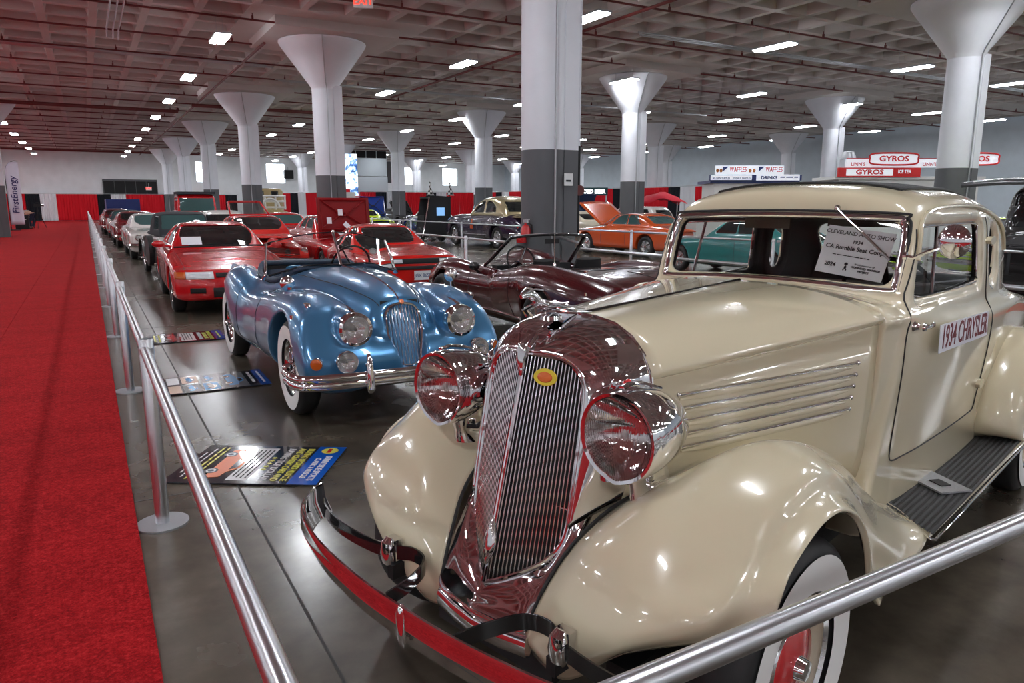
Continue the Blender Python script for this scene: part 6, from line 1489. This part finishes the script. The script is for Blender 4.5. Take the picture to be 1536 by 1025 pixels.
# far-wall door, speaker, duct unit
d_ = tag(bpy.data.objects.new('door_1', None), kind='structure'); COL.objects.link(d_); d_.location = (4.25,85.35,0)
for k in range(5): MB().box((-1.95+k*.975,0,2.1), (.93,.06,3.6)).obj('door_panel', 'matte', d_, smooth=False)
MB().box((0,.05,2.05), (5.0,.06,4.1)).obj('door_frame', 'column_grey', d_, smooth=False)
t = thing('wall_speaker', 'black loudspeaker box mounted on the far wall right of the window', 'loudspeaker', (20.2,85.1,4.9)); MB().box((0,0,0), (1.0,.6,.95)).obj('cabinet', 'matte', t, smooth=False); MB().tube([(0,.3,.3),(0,.1,.75),(0,.45,.9)], .03, 6).obj('bracket', 'galv', t)
M['duct'] = mat('duct_metal', (.50,.56,.60), .35, .75)
t = thing('air_handling_unit', 'large silver sheet-metal ventilation housing above the drapes left of centre', 'ventilation unit', (22.3,65.2,0), R_(-4))
MB().box((0,0,3.4), (3.9,1.4,1.3)).box((0,-.05,4.85), (3.8,1.3,1.5)).obj('housing', 'duct', t, smooth=False)
for k in range(4): MB().box((-1.4+k*.95,-.66,6.0), (.85,.08,.62)).obj('louvre', 'matte', t, smooth=False)
MB().box((0,0,5.95), (3.9,1.2,.75)).obj('louvre_box', 'duct', t, smooth=False)
MB().box((2.3,.2,4.5), (.7,.8,1.9)).obj('dark_panel', 'column_grey', t, smooth=False)
MB().box((0,0,1.4), (3.6,1.2,2.75)).obj('plinth', 'duct', t, smooth=False)
t = thing('lit_display_tower', 'tall blue and white glowing display tower left of the silver ventilation housing', 'display', (18.3,56.6,0), R_(-4))
m_, t_, b_ = nt('display_print'); M['display_print'] = m_; n_ = noise(t_, 1.6, 5, .7); r_ = ramp(t_, n_.outputs['Fac'], [(.40,(.02,.06,.22)),(.47,(.15,.35,.7)),(.52,(.9,.95,1)),(.7,(1,1,1))]); t_.links.new(r_.outputs[0], b_.inputs['Base Color']); t_.links.new(r_.outputs[0], b_.inputs['Emission Color']); b_.inputs['Emission Strength'].default_value = .9
MB().box((0,0,3.85), (.85,.5,3.2)).obj('lit_panel', 'display_print', t, smooth=False); MB().box((0,0,1.1), (.9,.45,2.2)).obj('support', 'galv', t, smooth=False)
t = thing('white_booth_box', 'white booth panel with a red top left of the display tower', 'booth', (15.9,52.0,0), R_(-10)); MB().box((0,0,1.3), (2.0,1.4,2.3)).obj('booth_panel', 'offwhite', t, smooth=False); MB().box((-.1,0,2.55), (1.5,1.3,.22)).obj('red_top', 'drape_red', t, smooth=False); MB().box((0,0,.08), (1.8,1.2,.15)).obj('base', 'galv', t, smooth=False)

# ------------------------------------------------------------------ signs
M['sign_white'] = mat('lit_sign_white', (.85,.88,.92), .5, emis=(.85,.9,1), es=.22); M['sign_red'] = mat('sign_red', (.62,.015,.015), .4); M['sign_navy'] = mat('sign_navy', (.02,.035,.14), .4); M['sign_brown'] = mat('waffle_brown', (.42,.14,.03), .6); M['sign_letter_glow'] = mat('glowing_letters', (1,1,1), .4, emis=(.95,1,1), es=2.2); M['sign_teal'] = mat('sign_dark_teal', (.008,.05,.06), .4)
def stand(p0, p1, z0, z1, label, name='food_stand'):
    a, b_ = Vector(p0), Vector(p1); d = (b_-a).normalized(); c = (a+b_)/2; t = thing(name, label, 'food stand', (c.x, c.y, 0), math.atan2(d.y, d.x)); return t, (b_-a).length
FT = lambda x, z, y=-.06: Matrix.Translation((x, y, z)) @ Matrix.Rotation(PI/2, 4, 'X')
t, L = stand((24.4,24.3), (27.9,22.3), 0, 0, 'waffle stand with white sign boards lettered WAFFLES above the cream coupe roof')
MB().box((0,1.1,1.3), (L-.4,2.0,2.5)).obj('stand_body', 'offwhite', t, smooth=False)
MB().box((0,1.1,2.6), (L,2.2,.12)).obj('stand_roof', 'sign_navy', t, smooth=False)
s1 = MB().box((-.22,.2,3.12), (3.1,.08,.40)).obj('waffles_board', 'sign_white', t, smooth=False)
for x in (-.82, .80):
    text('WAFFLES', .30, 'sign_red', s1, FT(x+.08, 3.14, .155), bold=.006, sx=.62); b = MB(); b.poly([(x-.62,.15,3.27),(x-.36,.15,3.27),(x-.62,.15,3.05)], .01, (0,-1,0)); b.obj('flag_corner', 'sign_navy', s1)
b = MB()
for x in (-1.67,-1.51,-.20,-.02): b.ball((x,.15,3.10), .075, 12, sc=(.9,.15,1.15))
b.obj('waffle_picture', 'sign_brown', s1, weld=False)
s2 = MB().box((0,-.02,2.78), (L+.1,.08,.25)).obj('lower_board', 'sign_navy', t, smooth=False)
MB().box((-1.1,-.065,2.78), (1.85,.01,.2)).obj('white_panel', 'sign_white', s2, smooth=False); MB().box((1.0,-.065,2.79), (1.95,.01,.26)).obj('white_panel', 'sign_white', s2, smooth=False)
text('BELGIAN WAFFLES', .13, 'sign_navy', s2, FT(-1.55, 2.76, -.075), bold=.003, sx=.72); text('FRENCH WAFFLES', .13, 'sign_navy', s2, FT(-.62, 2.76, -.075), bold=.003, sx=.72); text('DRINKS', .20, 'sign_navy', s2, FT(.60, 2.77, -.075), bold=.009, sx=1.05); word_lines([(1.5,2.80,.8,.09)], 'small_lettering', 'sign_navy', s2, Matrix.Translation((0,-.075,0)) @ Matrix.Rotation(PI/2, 4, 'X'))
t, L = stand((26.4,19.4), (31.8,16.4), 0, 0, 'gyros stand with red-bordered sign boards beside the right column')
MB().box((0,1.1,1.3), (L-.4,2.0,2.6)).obj('stand_body', 'offwhite', t, smooth=False)
s1 = MB().box((-.1,.15,3.25), (L-1.1,.08,.34)).obj('upper_board', 'sign_white', t, smooth=False)
for x in (-2.15, .78, 1.95): text("LINN'S", .2, 'sign_red', s1, FT(x, 3.2, .10), bold=.003)
MB().box((-.1,.11,3.43), (L-1.1,.02,.03)).obj('red_border', 'sign_red', s1, smooth=False)
def plaque(x, par):
    b = MB(); pts = crom([(x-.98,0,3.42),(x-.80,0,3.62),(x+.80,0,3.62),(x+.98,0,3.42),(x+.80,0,3.20),(x-.80,0,3.20)], 4, True); b.poly([(p[0],.06,p[2]) for p in pts], .05, (0,-1,0)); o = b.obj('gyros_plaque', 'sign_white', par, smooth=False)
    MB().tube([(p[0],.0,p[2]) for p in pts], .035, 6, closed=True).obj('red_border', 'sign_red', o); text('GYROS', .30, 'sign_red', o, FT(x, 3.41, .0), bold=.010, sx=1.25)
plaque(-.75, t); plaque(2.55, t)
s2 = MB().box((-1.35,-.05,2.88), (L-2.8,.08,.36)).obj('lower_board', 'sign_red', t, smooth=False)
MB().box((-1.75,-.095,2.88), (1.9,.01,.27)).obj('white_panel', 'sign_white', s2, smooth=False); text('GYROS', .26, 'sign_red', s2, FT(-1.75, 2.88, -.105), bold=.010, sx=1.35); text('ICE TEA', .19, 'sign_white', s2, FT(-.33, 2.90, -.10), bold=.004, sx=.8)
b = MB(); b.lathe([(0,0),(.28,0),(.30,.1),(.22,.32),(0,.36)], 18, c=(-2.2,.9,3.42)); b.box((-2.2,.9,3.0), (.5,.4,.9)); b.obj('roof_vent', 'galv', t)
MB().box((0,1.1,2.66), (L,2.2,.12)).obj('stand_roof', 'offwhite', t, smooth=False)
t = thing('beer_sign', 'dark teal sign with glowing white COLD BEER letters right of the large column', 'sign', (23.7,32.3,-.14), R_(-31))
MB().box((0,0,2.42), (1.75,.08,.42)).obj('board', 'sign_teal', t, smooth=False); text('COLD BEER', .30, 'sign_letter_glow', t, FT(.05, 2.42, -.045), bold=.012, sx=.88)
for x in (-.8,.8): MB().box((x,.02,1.12), (.06,.06,2.2)).obj('leg', 'galv', t, smooth=False)
# pink-red fabric tent top
t = thing('red_canopy', 'crumpled bright red fabric canopy in front of the drapes right of the orange coupe', 'canopy', (21.5,24.3,0), R_(-30))
M['canopy_red'] = mat('canopy_fabric', (.75,.03,.06), .7)
V = []
for u in np.linspace(-1, 1, 11):
    V.append([(u*1.0, v*.8, 1.75+.38*(1-abs(u)**1.4)*(1-.4*abs(v))+.04*math.sin(7*u+4*v)-.35*max(0,abs(v)-.6)) for v in np.linspace(-1, 1, 9)])
b = MB(); b.grid(V); solidify(b.obj('fabric_top', 'canopy_red', t), .01)
for x in (-.9,.9):
    for y in (-.7,.7): MB().tube([(x,y,0),(x,y,1.70)], .025, 8).obj('leg', 'galv', t)

# feather banner
t = thing('feather_banner', 'tall white feather banner with purple vertical lettering at the far left', 'banner', (-3.70,55.,.014), R_(0))
M['banner_white'] = mat('banner_fabric', (.62,.60,.70), .7); M['purple_ink'] = mat('purple_ink', (.03,.02,.12), .6)
V = []
for z in np.linspace(.35, 4.15, 16):
    top_ = max(0, (z-3.4)/.8); x0 = -.36+.32*top_**2.2; V.append([(x0+(.36-.0-x0)*u, .03*math.sin(4*u+z), z) for u in np.linspace(0, 1, 6)])
b = MB(); b.grid(V); bn = solidify(b.obj('banner_cloth', 'banner_white', t), .006)
MB().tube(crom([(-.37,0,.02),(-.375,0,2.0),(-.36,0,3.4),(-.22,0,3.95),(.1,0,4.2),(.36,0,4.2)], 4), .018, 8).obj('pole', 'matte', t)
b = MB(); b.box((-.3,0,.02), (.8,.5,.04)); b.obj('base_plate', 'matte', t, smooth=False)
text('FirstEnergy', .50, 'purple_ink', bn, Matrix.Translation((0,-.05,2.15)) @ Matrix.Rotation(PI/2, 4, 'X') @ Matrix.Rotation(PI/2, 4, 'Z'), bold=.006, shear=.15)
t = thing('equipment_case', 'black upright equipment case on the red carpet beside the crouching camera operator', 'case', (-3.62,57.2,.014))
MB().box((0,0,.42), (.75,.55,.8)).obj('case_body', 'matte', t); MB().box((0,0,.86), (.8,.6,.09)).obj('lid', 'cloth_black', t); MB().box((0,-.285,.62), (.5,.01,.04)).obj('white_marking', 'white', t, smooth=False)
# ------------------------------------------------------------------ person bending to a camera on a tripod
M['skin'] = mat('skin', (.55,.33,.24), .6); M['shirt'] = mat('check_shirt', (.42,.36,.36), .85); M['jeans'] = mat('dark_jeans', (.02,.03,.06), .85); M['hair'] = mat('brown_hair', (.05,.03,.02), .8)
def skin_obj(name, verts, edges, m, parent, root=0, sub=2):
    me = bpy.data.meshes.new(name); me.from_pydata([v[0] for v in verts], edges, []); o = link(name, me, parent)
    me.materials.append(M[m]); s = o.modifiers.new('skin', 'SKIN'); s.use_smooth_shade = True
    if not me.skin_vertices: pass
    for i, v in enumerate(verts):
        r = v[1]; me.skin_vertices[0].data[i].radius = (r, r) if not isinstance(r, tuple) else r; me.skin_vertices[0].data[i].use_root = (i == root)
    ss = o.modifiers.new('sub', 'SUBSURF'); ss.levels = sub; ss.render_levels = sub; return o
def ensure_skin(me):
    bm = bmesh.new(); bm.from_mesh(me); bm.verts.layers.skin.verify(); bm.to_mesh(me); bm.free()
_sk = skin_obj
def skin_obj(name, verts, edges, m, parent, root=0, sub=2):
    me = bpy.data.meshes.new(name); me.from_pydata([v[0] for v in verts], edges, []); ensure_skin(me); o = link(name, me, parent)
    me.materials.append(M[m]); s = o.modifiers.new('skin', 'SKIN'); s.use_smooth_shade = True
    for i, v in enumerate(verts):
        r = v[1]; me.skin_vertices[0].data[i].radius = (r, r); me.skin_vertices[0].data[i].use_root = (i == root)
    ss = o.modifiers.new('sub', 'SUBSURF'); ss.levels = sub; ss.render_levels = sub; return o
pr_ = thing('person', 'person in checked shirt and dark trousers bending over behind a camera tripod', 'person', (-3.15,58.2,.014), R_(0))
V_ = [((0,0,.92),.15), ((.10,0,1.02),.145), ((-.18,0,1.12),.155), ((-.42,0,1.16),.15), ((-.55,0,1.14),.06), ((-.66,0,1.12),.095), ((-.74,0,1.08),.075),
      ((.05,.10,.86),.10), ((.12,.12,.50),.075), ((.02,.13,.12),.05), ((-.12,.14,.045),.045), ((.05,-.10,.86),.10), ((-.10,-.12,.50),.075), ((-.05,-.13,.12),.05), ((-.20,-.14,.045),.045),
      ((-.42,.19,1.12),.065), ((-.34,.28,.86),.048), ((-.10,.26,.72),.036), ((-.02,.25,.70),.04), ((-.42,-.19,1.12),.065), ((-.28,-.30,.95),.048), ((.05,-.28,1.02),.036), ((.14,-.26,1.05),.04)]
E_ = [(0,1),(0,2),(2,3),(3,4),(4,5),(5,6),(0,7),(7,8),(8,9),(9,10),(0,11),(11,12),(12,13),(13,14),(3,15),(15,16),(16,17),(17,18),(3,19),(19,20),(20,21),(21,22)]
for hnd, sgn in ((18, 1), (22, -1)):
    c = Vector(V_[hnd][0])
    for k in range(5):
        a = (k-2)*.018; n = len(V_); l = (.055,.07,.075,.07,.055)[k]
        V_ += [((c.x+.04, c.y+a*1.2, c.z-.005), .010), ((c.x+.04+l*.8, c.y+a*1.4, c.z-.03), .008)]; E_ += [(hnd, n), (n, n+1)]
bodyo = skin_obj('body', V_, E_, 'skin', pr_)
skin_obj('shirt', [(V_[0][0],.158),(V_[2][0],.170),(V_[3][0],.165),(V_[15][0],.078),((-.37,.245,.95),.062),(V_[19][0],.078),((-.34,-.26,1.02),.062)], [(0,1),(1,2),(2,3),(3,4),(2,5),(5,6)], 'shirt', pr_)
skin_obj('trousers', [((0,0,.90),.168),(V_[7][0],.118),(V_[8][0],.09),((.02,.13,.10),.07),(V_[11][0],.118),(V_[12][0],.09),((-.05,-.13,.10),.07)], [(0,1),(1,2),(2,3),(0,4),(4,5),(5,6)], 'jeans', pr_)
skin_obj('shoes', [((.02,.13,.05),.055),((-.14,.14,.045),.048)], [(0,1)], 'matte', pr_, sub=1); skin_obj('shoes', [((-.05,-.13,.05),.055),((-.22,-.14,.045),.048)], [(0,1)], 'matte', pr_, sub=1)
MB().ball((-.66,0,1.15), .108, 14, sc=(1.0,.95,1.0)).obj('hair', 'hair', pr_)
t = thing('camera_tripod', 'black tripod holding a video camera beside the bending person', 'tripod', (-2.75,58.3,.014))
for a in (20, 140, 260): MB().tube([(0,0,1.25),(.42*math.cos(R_(a)),.42*math.sin(R_(a)),.01)], .018, 8).obj('leg', 'matte', t)
MB().tube([(0,0,1.1),(0,0,1.42)], .03, 8).obj('centre_column', 'matte', t)
t = thing('video_camera', 'black video camera mounted on top of the tripod', 'camera', (-2.75,58.3,1.434)); MB().box((0,0,.10), (.42,.16,.18)).obj('camera_body', 'matte', t); MB().lathe([(0,0),(.06,0),(.07,.18),(0,.18)], 16, 'X', c=(.20,0,.10)).obj('camera_lens', 'black', t); MB().tube([(-.12,0,.19),(-.10,0,.28),(.10,0,.28),(.12,0,.19)], .014, 6).obj('handle', 'matte', t)
EXPOSURE = 0.62
# ------------------------------------------------------------------ camera, world
f_px = 1085.; VPx, VPy = 127., 306.
pitch = math.atan2(512.5-VPy, f_px); yaw = math.atan2(768-VPx, math.hypot(f_px, 512.5-VPy))
cd = bpy.data.cameras.new('camera'); cam = bpy.data.objects.new('camera', cd); COL.objects.link(cam)
cd.sensor_width = 36; cd.lens = f_px/1536*36; cd.clip_start = .02; cd.clip_end = 300
cam.location = (0,0,1.62); cam.rotation_euler = (PI/2-pitch, 0, -yaw)
S.camera = cam
w = bpy.data.worlds.new('world'); S.world = w; w.use_nodes = True
w.node_tree.nodes['Background'].inputs[0].default_value = (.6,.7,.85,1); w.node_tree.nodes['Background'].inputs[1].default_value = .35
S.view_settings.view_transform = 'Standard'; S.view_settings.look = 'None'; S.view_settings.gamma = 1.
S.view_settings.use_curve_mapping = False
S.view_settings.exposure = EXPOSURE
